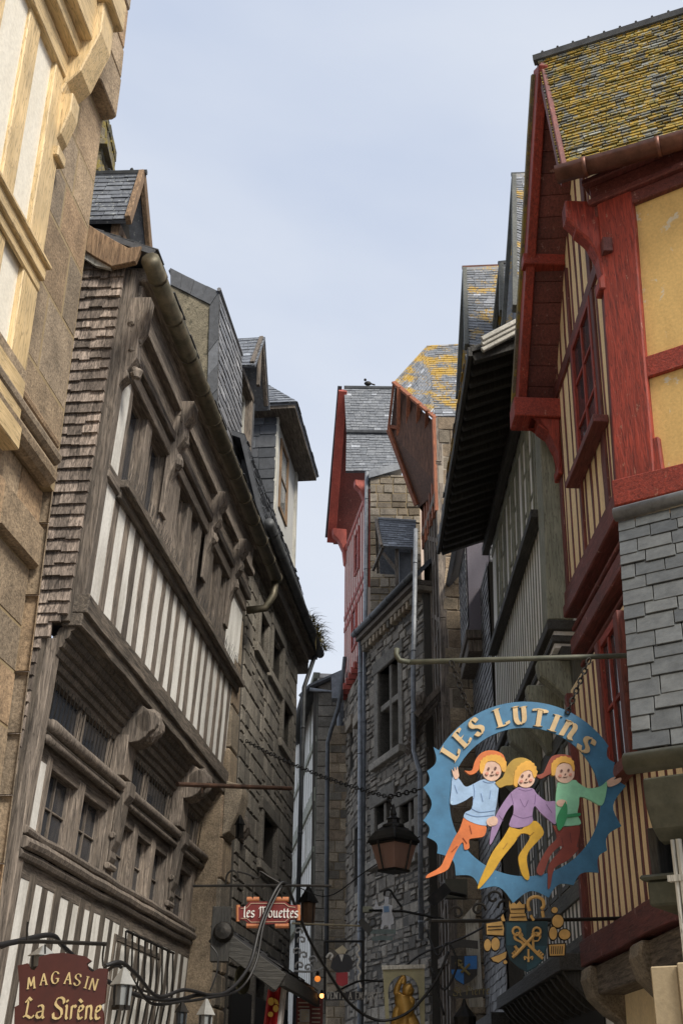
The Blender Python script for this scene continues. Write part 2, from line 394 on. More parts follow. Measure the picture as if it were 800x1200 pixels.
def deck(mb, p00, p10, p11, p01, th, out, mi=0):
    p = [V(x) for x in (p00, p10, p11, p01)]; nn = (p[1]-p[0]).cross(p[3]-p[0]).normalized()
    if nn.dot(V(out)) < 0: nn = -nn
    mb.prism(p, -nn*th, mi)
def window(root, f, u0, u1, w0, w1, v, fmat=OAKD, cols=2, rows=2, fw=.05, pane=None, label=None, grid=.02, dep=.05):
    m = MB()
    m.box(f, u0, u0+fw, v-dep, v, w0, w1); m.box(f, u1-fw, u1, v-dep, v, w0, w1)
    m.box(f, u0+fw, u1-fw, v-dep, v-.004, w0, w0+fw); m.box(f, u0+fw, u1-fw, v-dep, v-.004, w1-fw, w1)
    for k in range(1, cols): c = u0+(u1-u0)*k/cols; m.box(f, c-grid, c+grid, v-dep, v-.008, w0+fw, w1-fw)
    for k in range(1, rows): c = w0+(w1-w0)*k/rows; m.box(f, u0+fw, u1-fw, v-dep+.005, v-.013, c-grid*.8, c+grid*.8)
    o = m.build('window', fmat, root, .004)
    if label: tag(o, label)
    g = MB(); g.box(f, u0+fw*.5, u1-fw*.5, v-dep*.7, v-dep*.6, w0+fw*.5, w1-fw*.5, 0); g.build('pane', pane or GLASS, o)
    return o
def gutter(pts, r, mat, root, name='gutter', joints=.9, n=10):
    m = MB(); m.tube(pts, r, n)
    for a, b in zip(pts, pts[1:]):
        L_ = (V(b)-V(a)).length; k = int(L_/joints); d = (V(b)-V(a)).normalized()
        for i in range(k+1):
            c = V(a)+d*(joints*(i+.4))
            if (c-V(a)).length < L_-.03: m.tube([c-d*.02, c+d*.02], r*1.08, n)
    return m.build(name, mat, root, 0, True)
def pipe(root, pts, r, mat=ZINC, name='downpipe', joints=1.6):
    return gutter(pts, r, mat, root, name, joints, 8)
def chain(mb, p, q, link=.06, sag=0, r=.006):
    p, q = V(p), V(q); n = max(2, int((q-p).length/(link*.75)))
    for i in range(n):
        t0, t1 = i/n, (i+1)/n
        a = p.lerp(q, t0)-Z*sag*4*t0*(1-t0); b = p.lerp(q, t1)-Z*sag*4*t1*(1-t1); d = (b-a); L_ = d.length*1.25/2; d.normalize()
        sd = d.cross(Z) if i % 2 else d.cross(d.cross(Z)); sd = sd.normalized() if sd.length > 1e-3 else V((1, 0, 0)); c = (a+b)/2
        mb.tube([c+d*cos(k*pi/4)*L_+sd*sin(k*pi/4)*link*.3 for k in range(9)], r, 5, 0, False)
# ================================================================ ground
g = MB(); g.add([(-60, -40, 0), (60, -40, 0), (60, 160, 0), (-60, 160, 0)], [(0, 1, 2, 3)]); 
tag(g.build('ground', plaster('street_earth', (.12, .11, .1), (.06, .055, .05), .6)), kind='structure')

m = MB(); m.box(F(V((0, 0, 0)), V((1, 0, 0)), V((0, -1, 0))), -3.6, 3.6, -46, 9, .004, .03, 0)
tag(m.build('street_paving', stone('paving_stone', (.30, .28, .25), (.36, .335, .30), (.26, .24, .21))), kind='structure')

# ================================================================ near left granite house with cream timber front
A = at_y(69, 537, 7.8); az = radians(7); fa = F(A, V((sin(az), cos(az), 0)), V((1, 0, 0)))
RA = thing('granite_house', 'ochre granite house with cream timber window front at the left edge', 'house', fa.P(0, 0, 0), fa.u)
uc = fa.U_(45, 290); pw = uc-fa.U_(27, 275)
wc = fa.W_(52, 560)                                  # underside of the moulded cornice
wtop = 15.0
m = MB(); body(m, fa, -14, 0, 0, wc, -.9, -.108)
body(m, fa, -14, 0, wc, wtop, -.9, -.0015); m.build('wall', MORTAR_O, RA)
m = MB(); stones(m, fa, uc+.01, 0, wc+.05, wtop, .58, .72, .001, j=.001, gap=.024, th=.05, ch=.005)
stones(m, fa, -3, 0, 0, wc-.62, .42, .55, -.1, j=.004, gap=.016, th=.05, ch=.006)
stones(m, fa, -3, 0, wc-.62, wc-.3, .32, .7, -.03, j=.006, gap=.012, th=.12)
stones(m, fa, -3, 0, wc-.3, wc, .3, .6, -.08, j=.005, gap=.016, th=.05, ch=.006)
fend = F(fa.P(0, 0, 0), -fa.n, fa.u)                 # the far end of the pier
stones(m, fend, .0, .9, 0, wtop, .5, .5, .005, j=.004, th=.03)
m.build('stonework', GRAN_O, RA)
m = MB()                                             # moulded cornice under the timber front
for k, (v, w, r) in enumerate(((-.02, .06, .085), (.02, .2, .06), (.0, .32, .05))): m.tube([fa.P(-14, v, wc+w), fa.P(-.12, v, wc+w)], r, 10)
m.box(fa, -14, -.1, -.05, .0, wc-.02, wc+.42, 0); m.box(fa, -14, uc, -.05, .06, wc+.36, wc+.46, 0); m.build('cornice', GRAN_O, RA, .01)
wr0, wr1 = fa.W_(18, 505), fa.W_(25, 455); ws = fa.W_(44, 322); wt = fa.W_(46, 42)
m = MB(); sp = uc-pw-fa.U_(1, 150)
for k in range(24):
    u1 = uc-k*sp*1.0 if k else uc; w_ = pw if k == 0 else pw*.75
    if u1 < -13: break
    m.box(fa, u1-w_, u1, -.05, .05 if k == 0 else .035, wr0, wtop)
m.box(fa, -13.5, uc, -.05, .06, wr0, wr1); m.box(fa, -13.5, uc+.03, -.05, .07, wr0-.18, wr0-.01)
m.box(fa, -13.5, uc, .035, .09, ws-.11, ws); m.box(fa, -13.5, uc+.02, .035, .12, ws, ws+.035); m.box(fa, -13.5, uc, .035, .06, ws-.2, ws-.113)
m.box(fa, -13.5, uc, .0, .07, wt, wt+.2); m.box(fa, -13.5, uc+.04, -.04, .15, wt+.22, wt+.36); m.box(fa, -13.5, uc+.1, -.04, .24, wt+.38, wt+.8)
m.build('timber_front', CREAM, RA, .008)
m = MB(); body(m, fa, -13.5, uc-.02, wr1, wtop, -.05, .01); m.build('panel', PL_CREAM, RA)
m = MB()                                             # scrolled cream console carrying the top beam
for (px, py, h, d) in ((62, 95, .5, .10), ):
    u, w = fa.uw(px, py)
    prof = [(0, 0), (.05, .0), (.08, .10), (.18, .22), (.24, .42), (.30, .62), (.30, .95), (0, .95)]
    m.prism([fa.P(uc-.12, v, w-.05+x) for v, x in prof], fa.u*.26)
    m.prism([fa.P(uc-.09, v*.45, w-.55+x*.55) for v, x in prof], fa.u*.16)
    m.box(fa, uc-.10, uc+.06, 0, .09, w-.66, w-.56)
    m.box(fa, uc-.16, uc+.2, 0, .36, w+.9, w+1.2)
m.build('bracket', CREAM, RA, .01)
wk = fa.W_(118, 94, .12)
m = MB(); m.box(fa, -1.3, .0, -.05, .09, wk+.1, wtop+1, 0); stones(m, fa, -1.3, .01, wk, wtop+1, .42, .5, .12, j=.012, gap=.012, th=.13)
m.build('upper_jetty', GRAN_O, RA, .01)
m = MB(); e0, e1 = fa.P(-14, .35, wtop+.9), fa.P(.1, .35, wtop+.9); deck(m, e0, e1, e1-fa.n*4+Z*4.5, e0-fa.n*4+Z*4.5, .12, (1, 0, 1)); m.build('roof', SL_DARK, RA)

# ================================================================ striped half-timbered house, left
fu = frame((97, 700), 8.0, (266, 912), (1, 0, 0), (160, 310))
fl = F(at_y(22, 985, 8.0), fu.u, V((1, 0, 0)), Z)
fl = F(at_y(22, 985, 8.0), fu.u, V((1, 0, 0)), (at_y(55, 800, 8.0)-at_y(22, 985, 8.0)))
RB = thing('half_timbered_house', 'grey oak house with white striped panels and a wooden shingle end wall', 'house', fl.P(0, 0, 0), fu.u)
ue = fu.U_(266, 912)                                  # length of the upper storey
wj = 0.0+fu.W_(97, 700); wsl = fu.W_(129, 548); wln = fu.W_(144, 427); wev = fu.W_(160, 312)
wfl = fl.W_(22, 985); whd = fl.W_(37, 868); whr = fl.W_(48, 850); wtp = fl.W_(58, 760)
wsof = wj-.24
# post positions on the upper front read from the photograph
wm = (wsl+wln)/2
UX = lambda px, w=None: fu.ux(px, w if w is not None else wm)
posts_u = [UX(x) for x in (112, 144, 199, 243, 263)]
m = MB(); body(m, fu, 0, ue, wj, wev+.1, -.5, -.16); body(m, fl, 0, ue-.1, 0, wsof+.05, -.5, -.16); m.build('wall', DARKI, RB)
m = MB(); body(m, fu, .02, ue, wj+.05, wsl-.02, -.15, -.004); 
u_a, u_b = UX(127), UX(138); body(m, fu, .05, .36, wsl-.05, wln, -.15, -.003); body(m, fu, UX(265), ue, wsl, wln, -.15, -.006)
m.build('striped_plaster', PL_WHITE, RB)
m = MB()
n = 17; stp = (ue-.12)/n
for k in range(n):
    c = .12+stp*(k+1.0)+random.uniform(-.02, .02); wd = stp*random.uniform(.40, .52)
    if c > .2: m.fb(fu, c, wj+.04, c+random.uniform(-.02, .02), wsl, wd, -.1, .0, 4, .010)
m.fb(fu, .04, wj-.02, .04, wev-.05, .12, -.14, .02, 6, .006); m.fb(fu, ue-.05, wj, ue-.05, wsl, .1, -.14, .0, 3)
# window wall posts
def W2(xa, xb, w0=None, w1=None, v0=-.14, v1=.0): 
    a, b = UX(xa), UX(xb); m.fb(fu, (a+b)/2, w0 or wsl, (a+b)/2, w1 or wln, b-a, v0, v1, 4, .005)
m.fb(fu, .38, wsl, .38, wln, .08, -.14, 0, 4, .005)
for xa, xb in ((166, 172), (190, 206), (217, 221), (228, 232), (239, 246), (253, 256), (261, 266)): W2(xa, xb)
m.box(fu, .05, ue, -.14, .035, wln-.02, wln+.1); m.box(fu, .05, ue, -.14, .07, wln+.12, wln+.2); m.box(fu, .1, ue+.02, -.14, .03, wln+.2, wln+.42)
m.box(fu, .1, ue+.02, -.14, .09, wln+.44, wln+.52); m.box(fu, .1, ue+.02, -.14, .05, wln+.52, wev-.12); m.box(fu, .05, ue+.05, -.14, .17, wev-.12, wev+.02)
m.box(fu, .05, ue, -.14, .03, wsl-.12, wsl-.002)
m.build('timber_frame', OAK, RB, .008)
m = MB(); m.fb(fu, .34, wsl-.03, ue+.02, wsl-.03, .07, .0, .10, 14, .010, 1); m.fb(fu, .36, wsl-.1, ue, wsl-.1, .08, .0, .04, 10, .008, 1)
m.build('window_ledge', OAKD, RB, .006)
m = MB()
for k in range(150):
    u = .38+(ue-.38)*k/150+random.uniform(0, .02); a = fu.P(u, .05, wsl+.03); m.tube([a, a+fu.n*random.uniform(.0, .05)+Z*random.uniform(.08, .17)+fu.u*random.uniform(-.04, .04)], .0018, 3, 0, False)
m.build('bird_spike_strip', LEAD, RB)
print('UX', [round(UX(x), 2) for x in (127, 138, 147, 166, 190, 263)])
wins = [(147, 166), (172, 190), (206, 217), (221, 228), (232, 239), (246, 253), (256, 261)]
for xa, xb in wins: window(RB, fu, UX(xa), UX(xb), wsl, wln, -.06, OAK, 2, 1, .05, grid=.012)
# carved posts
def carved(px, py, top, size):
    m = MB(); u, w = fu.ux(px, top), top
    prof = [(0, -.95), (.03, -.95), (.045, -.6), (.10, -.42), (.09, -.3), (.16, -.18), (.13, -.05), (.2, .06), (.2, .2), (.0, .2)]
    m.prism([fu.P(u-.085, v*size, w+x*size) for v, x in prof], fu.u*.17)
    for x, r in ((-.4, .07), (-.15, .1), (.05, .11)): m.blob(fu.P(u, .09*size, w+x*size), V((r*.8, r*.9, r*1.2))*size, .2, 8, 6)
    m.build('carved_post', OAK, RB, .006)
carved(203, 500, wln+.35, 1.0); carved(246, 620, wln+.3, .85); carved(271, 690, wln+.3, .9)
m = MB(); c = fu.P(.05, 0, 0)
prof = [(0, -.35), (.03, -.33), (.05, -.3), (.12, -.25), (.10, -.2), (.19, -.08), (.17, .1), (.23, .2), (.25, .5), (0, .5)]
m.prism([fu.P(-.02, v*.7, wln+.1+x) for v, x in prof], fu.u*.12)
for k in range(11): m.blob(fu.P(random.uniform(-.02, .1), random.uniform(.03, .13), wln+.1+random.uniform(-.3, .45)), random.uniform(.03, .055), .35, 7, 5)
m.build('carved_post', OAK, RB, .006)
# jetty: bressummer, ribbed soffit, bracket heads
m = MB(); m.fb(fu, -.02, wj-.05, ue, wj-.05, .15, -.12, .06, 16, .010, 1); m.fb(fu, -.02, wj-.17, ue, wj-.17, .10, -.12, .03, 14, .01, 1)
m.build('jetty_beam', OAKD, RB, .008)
vj = (fu.P(0, 0, wj)-fl.P(0, 0, wj)).dot(fl.n)
m = MB()
for k in range(6):
    t = k/5; v = -.08+(vj+.02)*t; w = wtp-.10+(wj-.2-(wtp-.10))*t
    pa = fl.P(.02, v, w); m.tube([pa+fl.u*(ue-.2)*i/10+V((0, 0, random.uniform(-.006, .006))) for i in range(11)], .052, 8)
m.box(fl, 0, ue-.1, -.2, vj-.08, wj-.12, wj-.06, 0)
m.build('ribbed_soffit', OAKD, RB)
LW = (wfl+whd)/2; LX = lambda px, w=None: fl.ux(px, LW if w is None else w)
pu = [LX(139, wtp-.5), LX(205, wtp-.5), LX(257, wtp-.5)]
for u in pu:
    m = MB(); c0, c1 = fl.P(u-.13, vj*.55, wtp+.02), fl.P(u+.13, vj*.55, wtp+.02)
    m.tube([c0, c1], .17, 16); m.box(fl, u-.12, u+.12, -.1, vj*.55, wtp-.12, wj-.25, 1); m.tube([c0+fl.n*.12+Z*.02, c1+fl.n*.12+Z*.02], .1, 12)
    m.blob(fl.P(u, vj*.55+.12, wtp+.03), (.11, .12, .15), .08, 10, 8); m.build('bracket_head', OAK, RB, .006, False)
    m = MB(); m.fb(fl, u, wfl, u, wtp-.1, .17, -.14, .02, 4, .006); m.fb(fl, u, whr+.1, u, wtp-.08, .26, -.12, .07, 3, .006)
    pr = [(.02, -.62), (.05, -.55), (.04, -.5), (.07, -.42), (.09, -.12), (.13, -.05), (.13, .06), (.02, .06)]
    m.prism([fl.P(u-.08, v, whr+x) for v, x in pr], fl.u*.16)
    for x, r in ((0, .1), (-.38, .062), (-.62, .05)): m.tube([fl.P(u-.1, r*.6, whr+x), fl.P(u+.1, r*.6, whr+x)], .028, 8)
    m.build('moulded_post', OAK, RB, .006)
m = MB(); m.fb(fl, .05, 0, .05, wtp+.1, .12, -.14, .02, 8, .006)
m.fb(fl, 0, (whd+whr)/2-.02, ue-.2, (whd+whr)/2-.02, whr-whd+.1, -.12, -.01, 8, .006, 1); m.box(fl, 0, ue-.2, -.14, -.03, whr+.42, wtp+.05)
m.build('timber_frame', OAK, RB, .006)
m = MB(); m.tube([fl.P(.1+(ue-.3)*i/9, .05, whr+.02+random.uniform(-.006, .006)) for i in range(10)], .045, 8); m.tube([fl.P(.1+(ue-.3)*i/9, .03, whr-.07) for i in range(10)], .03, 8)
m.build('window_moulding', OAK, RB, 0, True)
m = MB()
for w, r, v in ((wfl, .042, .035), (wfl+.07, .03, .03), (wfl-.07, .035, .01)): m.tube([fl.P((ue-.3)*i/14, v, w+random.uniform(-.008, .008)) for i in range(15)], r, 8)
m.fb(fl, 0, wfl-.15, ue-.2, wfl-.15, .12, -.12, .0, 10, .006, 1)
m.build('floor_moulding', OAK, RB, .004)
# lower windows and the small grilled lights above them
edges = [.07]+pu
gaps = [(LX(34), LX(44)), ]
m = MB(); body(m, fl, .1, LX(50), wfl+.05, whd, -.13, -.01); body(m, fl, pu[-1]-.35, pu[-1]-.12, wfl+.05, whd, -.13, -.04)
body(m, fl, .02, ue-.25, 0, wfl-.15, -.13, -.004); m.build('striped_plaster', PL_WHITE, RB)
for i, (a, b) in enumerate(zip(edges, edges[1:])):
    a += .1 if i else (LX(50)-.07); b -= .1
    n = 2 if i == 0 else 3
    if i == 2: n = 2; b -= .28
    for k in range(n):
        x0, x1 = a+(b-a)*k/n, a+(b-a)*(k+1)/n
        
        if k == 0: mull = MB(); mull.fb(fl, x0+.02, wfl, x0+.02, whd, .09, -.12, -.0, 3, .004); mull.build('mullion', OAK, RB, .005)
        mull = MB(); mull.fb(fl, x1, wfl, x1, whd, .13, -.12, -.0, 3, .004); mull.build('mullion', OAK, RB, .005)
        window(RB, fl, x0+.07, x1-.07, wfl+.03, whd, -.06, OAK, 2, 2, .035, grid=.01)
    a, b = edges[i]+.12, edges[i+1]-.14
    for k in range(2):
        x0, x1 = a+(b-a)*k/2+.02, a+(b-a)*(k+1)/2-.05
        o = window(RB, fl, x0, x1, whr+.1, whr+.42, -.05, OAK, 1, 1, .03)
        gm = MB()
        for q in range(9): xx = x0+.03+(x1-x0-.06)*q/8; gm.tube([fl.P(xx, -.03, whr+.12), fl.P(xx+.01, -.02, whr+.4)], .004, 4)
        gm.build('grille', IRON, o)
m = MB(); n = 18; L2 = ue-.3
for k in range(n):
    c = .1+L2*(k+.9)/n+random.uniform(-.015, .015); m.fb(fl, c, 0, c+random.uniform(-.02, .02), wfl-.15, L2/n*random.uniform(.40, .52), -.1, 0, 5, .008)
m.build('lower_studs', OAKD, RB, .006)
# iron window cage on the striped ground floor
m = MB(); ca, cb = fl.uw(133, 1092), fl.uw(190, 1118)
for k in range(9): u = ca[0]+(cb[0]-ca[0])*k/8; m.tube([fl.P(u, .10, ca[1]), fl.P(u, .14, ca[1]-.35), fl.P(u, .10, ca[1]-.8)], .009, 5)
for w in (ca[1], ca[1]-.4, ca[1]-.8): m.tube([fl.P(ca[0], .11, w), fl.P(cb[0], .11, w)], .011, 5)
m.build('window_cage', IRON, RB)
window(RB, fl, ca[0]+.03, cb[0]-.03, ca[1]-.8, ca[1]-.02, .01, OAKD, 2, 2)
# end wall of wooden shingles facing down the street
m = MB(); fe = F(fl.P(-.01, 0, 0), -fu.n if False else V((-fu.n.x, -fu.n.y, 0)), -fu.u)
lean = lambda w: (fu.P(0, 0, w)-fe.o).dot(-fe.u)
low = lambda w: (fl.P(0, 0, w)-fe.o).dot(-fe.u)
def shingle_rows(w0, w1, edge, rows_h=.098):
    w = w0
    while w < w1:
        e = edge(w); x = -e+.03
        while x < 1.6:
            wd = random.uniform(.06, .13); a, b = x+.002, min(x+wd, 1.6); dz = random.uniform(-.012, .012); k = random.uniform(.010, .022)
            e2 = edge(w+rows_h)
            m.hexa([fe.P(a, 0, w+dz), fe.P(b, 0, w+dz), fe.P(b, 0, w+rows_h*1.12), fe.P(a, 0, w+rows_h*1.12),
                    fe.P(a, k+.02, w+dz), fe.P(b, k+.02, w+dz), fe.P(b, .012, w+rows_h*1.12), fe.P(a, .012, w+rows_h*1.12)], 0)
            x += wd
        w += rows_h
shingle_rows(wj-.16, wev+.05, lambda w: lean(w)-.03)
shingle_rows(wj-.42, wj-.16, lambda w: low(w)+(lean(w)-low(w))*(w-(wj-.42))/.26-.04)
shingle_rows(.8, wj-.42, lambda w: low(w)-.05)
m.build('shingle_wall', SHINGLE, RB)
m = MB(); m.prism([fe.P(-low(0)+.06, 0, 0), fe.P(1.6, 0, 0), fe.P(1.6, 0, wj-.2), fe.P(-low(wj)+.06, 0, wj-.2)], -fe.n*.1); m.prism([fe.P(-lean(wj)+.06, 0, wj-.2), fe.P(1.6, 0, wj-.2), fe.P(1.6, 0, wev+.1), fe.P(-lean(wev)+.06, 0, wev+.1)], -fe.n*.1); m.build('end_wall', OAKD, RB)
# curved verge board, grey flashing and roof
m = MB(); vt = [(97, 258), (112, 268), (132, 280), (150, 290), (166, 288)]; vb = [(158, 306), (131, 312), (110, 300), (96, 291)]
pl = fe.P(0, .12, 0)
m.prism([on_plane(x, y, pl, fe.n) for x, y in vt+vb], -fe.n*.06)
m.build('verge_board', OAKW, RB, .006)
m = MB(); m.prism([on_plane(x, y, fe.P(0, .09, 0), fe.n) for x, y in ((93, 286), (97, 287), (131, 308), (130, 315), (112, 311), (92, 298))], -fe.n*.03); m.build('flashing', PALEW, RB)
e0 = fu.P(-.15, .2, wev+.04); e1 = fu.P(ue+.1, .2, wev+.04); up = (-fl.n*1+Z*1.35)
s0 = -fl.n*.62+Z*.26; m = MB(); deck(m, e0, e1, e1+s0, e0+s0, .05, (1, 0, 1)); slates(m, e0, e1, e1+s0, e0+s0, .16, .2, .01, (1, 0, 1)); e0 = e0+s0; e1 = e1+s0; deck(m, e0, e1, e1+up*2.6, e0+up*2.6, .07, (1, 0, 1))
slates(m, e0, e1, e1+up*2.6, e0+up*2.6, .16, .2, .01, (1, 0, 1)); m.build('roof', SL_DARK, RB)
g0, g1 = at_z(176, 290, fu.P(0, 0, wev).z+.03), at_z(329, 688, fu.P(0, 0, wev).z+.03)
# gutter follows the eave
ga = fu.P(fu.ux(172, wev, .3), .3, wev+.03); 
q = fu.P(0, .3, wev); g0 = on_plane(178, 290, q, fu.n); g1 = on_plane(324, 690, q, fu.n); g0.z = g1.z = (g0.z+g1.z)/2
gutter([g0, g1], .075, COPPER, RB, joints=.55)
pipe(RB, [g1+V((-.02, -.05, -.02)), g1+V((-.03, -.1, -.25)), g1+V((-.12, -.1, -.42)), g1+V((-.35, -.12, -.46))], .05, COPPER, 'downpipe')
# dormer on this roof
p = lambda x, y, d: at_y(x, y, d)
R_d = p(166, 204, 8.75); L_d = R_d-fl.n*1.6; dR = p(149, 258, 8.35); dL = dR-fl.n*1.6; dF = R_d+(R_d-dR)*1; far_e = dR+fl.u*.8; far_e.z = dR.z
m = MB(); slates(m, dL, dR, R_d, L_d, .085, .14, .008, (0, -1, 1)); deck(m, dL, dR, R_d, L_d, .03, (0, -1, 1))
fr, fL = dR+fl.u*.85, dL+fl.u*.85; deck(m, fL, fr, R_d, L_d, .03, (0, 1, 1)); dm = m.build('dormer_roof', SL_BLUE, RB)
m = MB(); m.tube([L_d+Z*.02, R_d+Z*.02+fl.n*.05], .03, 6); 
for k in range(4): m.blob(R_d-fl.n*(.1+k*.22)+Z*.06, .018, .1, 6, 4)
m.build('ridge', LEAD, dm)
m = MB(); mid = (dR+fr)/2
m.beam(dR+Z*.0+fl.n*.01, R_d+fl.n*.01, .09, .05, fl.n, 3, .005); m.beam(fr+fl.n*.01, R_d+fl.n*.01, .09, .05, fl.n, 3, .005)
b0 = dR-fl.n*.12+fl.u*.1; b1 = fr-fl.n*.12-fl.u*.1
for b in (b0, b1): m.beam(b-Z*.9, b+Z*.02, .08, .08, fl.n, 3, .005)
m.beam(b0, b1, .07, .07, fl.n, 2); m.build('dormer_front', OAKW, RB, .005)
m = MB(); m.prism([b0-Z*.9-fl.n*.03, b1-Z*.9-fl.n*.03, b1-fl.n*.03, R_d-Z*.1-fl.n*.15, b0-fl.n*.03], -fl.n*1.2); m.build('dormer_cheek', DARKI, RB)
# stone chimney behind
m = MB(); fc = F(V((-3.05, 10.4, 0)), V((1, 0, 0)), V((0, -1, 0)))
c0 = on_plane(126, 140, fc.P(0, 0, 0), fc.n); u1 = fc.U_(122, 160); wt_ = fc.W_(118, 130)
stones(m, fc, u1-.8, u1, 8.0, wt_, .16, .22, 0, j=.015, gap=.012, th=.05); fc2 = F(fc.P(u1, 0, 0), V((0, 1, 0)), V((1, 0, 0))); stones(m, fc2, 0, .7, 8.0, wt_, .16, .22, 0, j=.015, th=.05)
m.box(fc, u1-.8, u1-.02, -.7, -.02, 8.0, wt_-.02, 0); m.box(fc, u1-.9, u1+.06, -.75, .06, wt_-.55, wt_-.47, 0); m.box(fc, u1-.85, u1-.05, -.6, -.05, wt_, wt_+.12, 0)
m.build('chimney', CHIM, RB)

# ================================================================ grey stone house with mansard roof, left
A = at_y(283, 900, 13.75); fcx = frame((312, 655), 14.4, (358, 762), (1, 0, 0)); az = math.atan2(fcx.u.x, fcx.u.y)
fC = F(at_y(283, 850, 13.9), fcx.u, V((1, 0, 0)))
RC = thing('stone_house', 'grey granite house with slate mansard roof beyond the striped house', 'house', fC.P(0, 0, 0), fC.u)
uE = fC.ux(341, 4.0); wE = fcx.o.z+ (at_y(312, 655, 14.4).z)
fB = F(at_y(272, 790, 13.2), fu.u, V((1, 0, 0)))      # the moulded stone pier between the two houses
m = MB(); pp0 = fB.U_(272, 760); pp1 = fB.U_(290, 760)
m.box(fB, -.1, .42, -.6, -.02, 0, wE-.55, 0)
stones(m, fB, -.1, .42, 0, fB.W_(262, 930), .4, .5, .02, th=.05, j=.006); stones(m, fB, -.05, .40, fB.W_(262, 930), wE-.9, .5, .5, .03, th=.05, j=.006)
wq = fB.W_(285, 655)
m.prism([fB.P(-.06, v, wq+x) for v, x in ((0, -.7), (.03, -.55), (.06, -.4), (.06, -.2), (.09, 0), (.09, .12), (.03, .3), (0, .3))], fB.u*.3)
wb_ = fB.W_(262, 930)
m.prism([fB.P(-.1, v, wb_+x) for v, x in ((0, -.45), (.08, -.4), (.16, -.2), (.2, .0), (.2, .1), (0, .15))], fB.u*.4)
m.build('stone_pier', GRAN_O if False else GRAN_B, RC, .01)
holes = []
wins_c = [((303, 312), (716, 760)), ((318, 330), (735, 790)), ((306, 322), (950, 1010)), ((330, 340), (820, 870))]
for (xa, xb), (ya, yb) in wins_c:
    a = fC.uw(xa, ya); b = fC.uw(xb, ya+(xb-xa)*1.2); holes.append((a[0], b[0], fC.W_(xa, yb), a[1]))
holes.append((fC.U_(303, 960), fC.U_(318, 970), 1.9, 3.1))
m = MB(); body(m, fC, 0, uE, 0, wE, -.6, -.02, holes); m.build('wall', MORTAR_G, RC)
m = MB(); body(m, fC, 0, uE, 0, wE, -.7, -.45); m.build('inner_wall', DARKI, RC)
m = MB(); stones(m, fC, 0, uE, 0, wE, .22, .32, .0, holes, j=.007, gap=.012, th=.05, rub=.3)
fCe = F(fC.P(uE, 0, 0), -fC.n, fC.u); stones(m, fCe, 0, 1.0, 0, wE, .3, .4, .02, j=.01)
m.build('stonework', GRAN_G, RC)
for h in holes:
    m = MB(); 
    for a, b, c, d in ((h[0]-.12, h[0], h[2], h[3]), (h[1], h[1]+.12, h[2], h[3]), (h[0]-.16, h[1]+.16, h[3], h[3]+.16), (h[0]-.16, h[1]+.16, h[2]-.12, h[2])): m.box(fC, a, b, -.3, .05, c, d, 0)
    m.build('window_surround', GRAN_G, RC, .01); window(RC, fC, h[0], h[1], h[2], h[3], -.25, OAKD, 2, 3, .05)
m = MB(); m.box(fC, -.4, uE+.1, -.1, .16, wE-.18, wE, 1); m.box(fC, -.4, uE+.48, -.1, .24, wE, wE+.06, 1); m.box(fC, uE, uE+.44, -.6, .1, wE-.25, wE-.01, 1); m.build('eave_board', OAKD, RC, .005)
q0 = at_z(305, 612, wE+.1); q1 = at_z(360, 765, wE+.1); q1 = fC.P(uE+.5, .28, wE+.1); q0 = fC.P(-.35, .3, wE+.1)
gutter([q0, q1], .07, LEAD, RC, joints=.7)
e0, e1 = fC.P(-.3, .26, wE+.08), fC.P(uE+.52, .24, wE+.08)
hw = 1.35
m = MB(); up = -fC.n*.35+Z*hw; slates(m, e0, e1, e1+up, e0+up, .14, .2, .01, (1, 0, .3)); deck(m, e0, e1, e1+up, e0+up, .06, (1, 0, .3))
top0, top1 = e0+up, e1+up; up2 = -fC.n*2+Z*.9; slates(m, top0, top1, top1+up2, top0+up2, .16, .2, .01, (1, 0, 1)); deck(m, top0, top1, top1+up2, top0+up2, .06, (1, 0, 1)); m.build('roof', SL_DARK, RC)
pipe(RC, [fC.P(uE+.3, .22, wE), fC.P(uE+.05, .1, wE-.6), fC.P(uE+.03, .08, 0)], .035, LEAD)
# grass in the gutter
m = MB()
for k in range(330):
    a = q1-fC.u*random.uniform(-.05, 1.5)+V((random.uniform(-.05, .1), 0, .05)); L_ = random.uniform(.08, .30); d = V((random.uniform(-.3, 1), random.uniform(-.6, .6), random.uniform(-.2, 1.1))).normalized()
    b = a+d*L_*.6; c = b+(d+V((.25, 0, -.9))).normalized()*L_*.5; s = d.cross(Z).normalized()*.007
    m.add([a-s, a+s, b+s, b-s, c], [(0, 1, 2, 3), (3, 2, 4)])
tag(m.build('gutter_grass', plaster('dry_grass', (.20, .16, .06), (.10, .12, .04), .9)), 'dry grass tuft sprouting from the left gutter', 'grass', kind='stuff')
# tall mansard end wall, slate hung, behind the striped house
fM = F(at_y(246, 600, 12.8), V((1, 0, 0)), V((0, -1, 0)))          # gable facing the viewer
dM = 12.8
P = lambda x, y: on_plane(x, y, fM.P(0, 0, 0), fM.n)
RM_ = thing('slate_hung_attic', 'tall attic with rendered gable edged in big slates above left gutter', 'attic', fM.P(0, 0, 9), fC.u)
m = MB(); m.prism([P(200, 330), P(246, 352), P(246, 600), P(200, 600)], V((0, .4, 0))); m.build('gable_render', RENDER_D, RM_)
m = MB()
def strip(pa, pb, qa, qb, n):
    for i in range(n):
        t0, t1 = i/n, (i+1.0)/n-.02/n
        a = [V(pa).lerp(V(pb), t0), V(pa).lerp(V(pb), t1), V(qa).lerp(V(qb), t1), V(qa).lerp(V(qb), t0)]
        m.prism([x-V((0, .02+.006*(i % 2), 0)) for x in a], V((0, .04, 0)))
strip(P(200, 316), P(257, 343), P(200, 334), P(247, 358), 4); strip(P(257, 343), P(250, 720), P(246, 360), P(236, 720), 12)
m.build('edge_slates', SL_DARK, RM_)
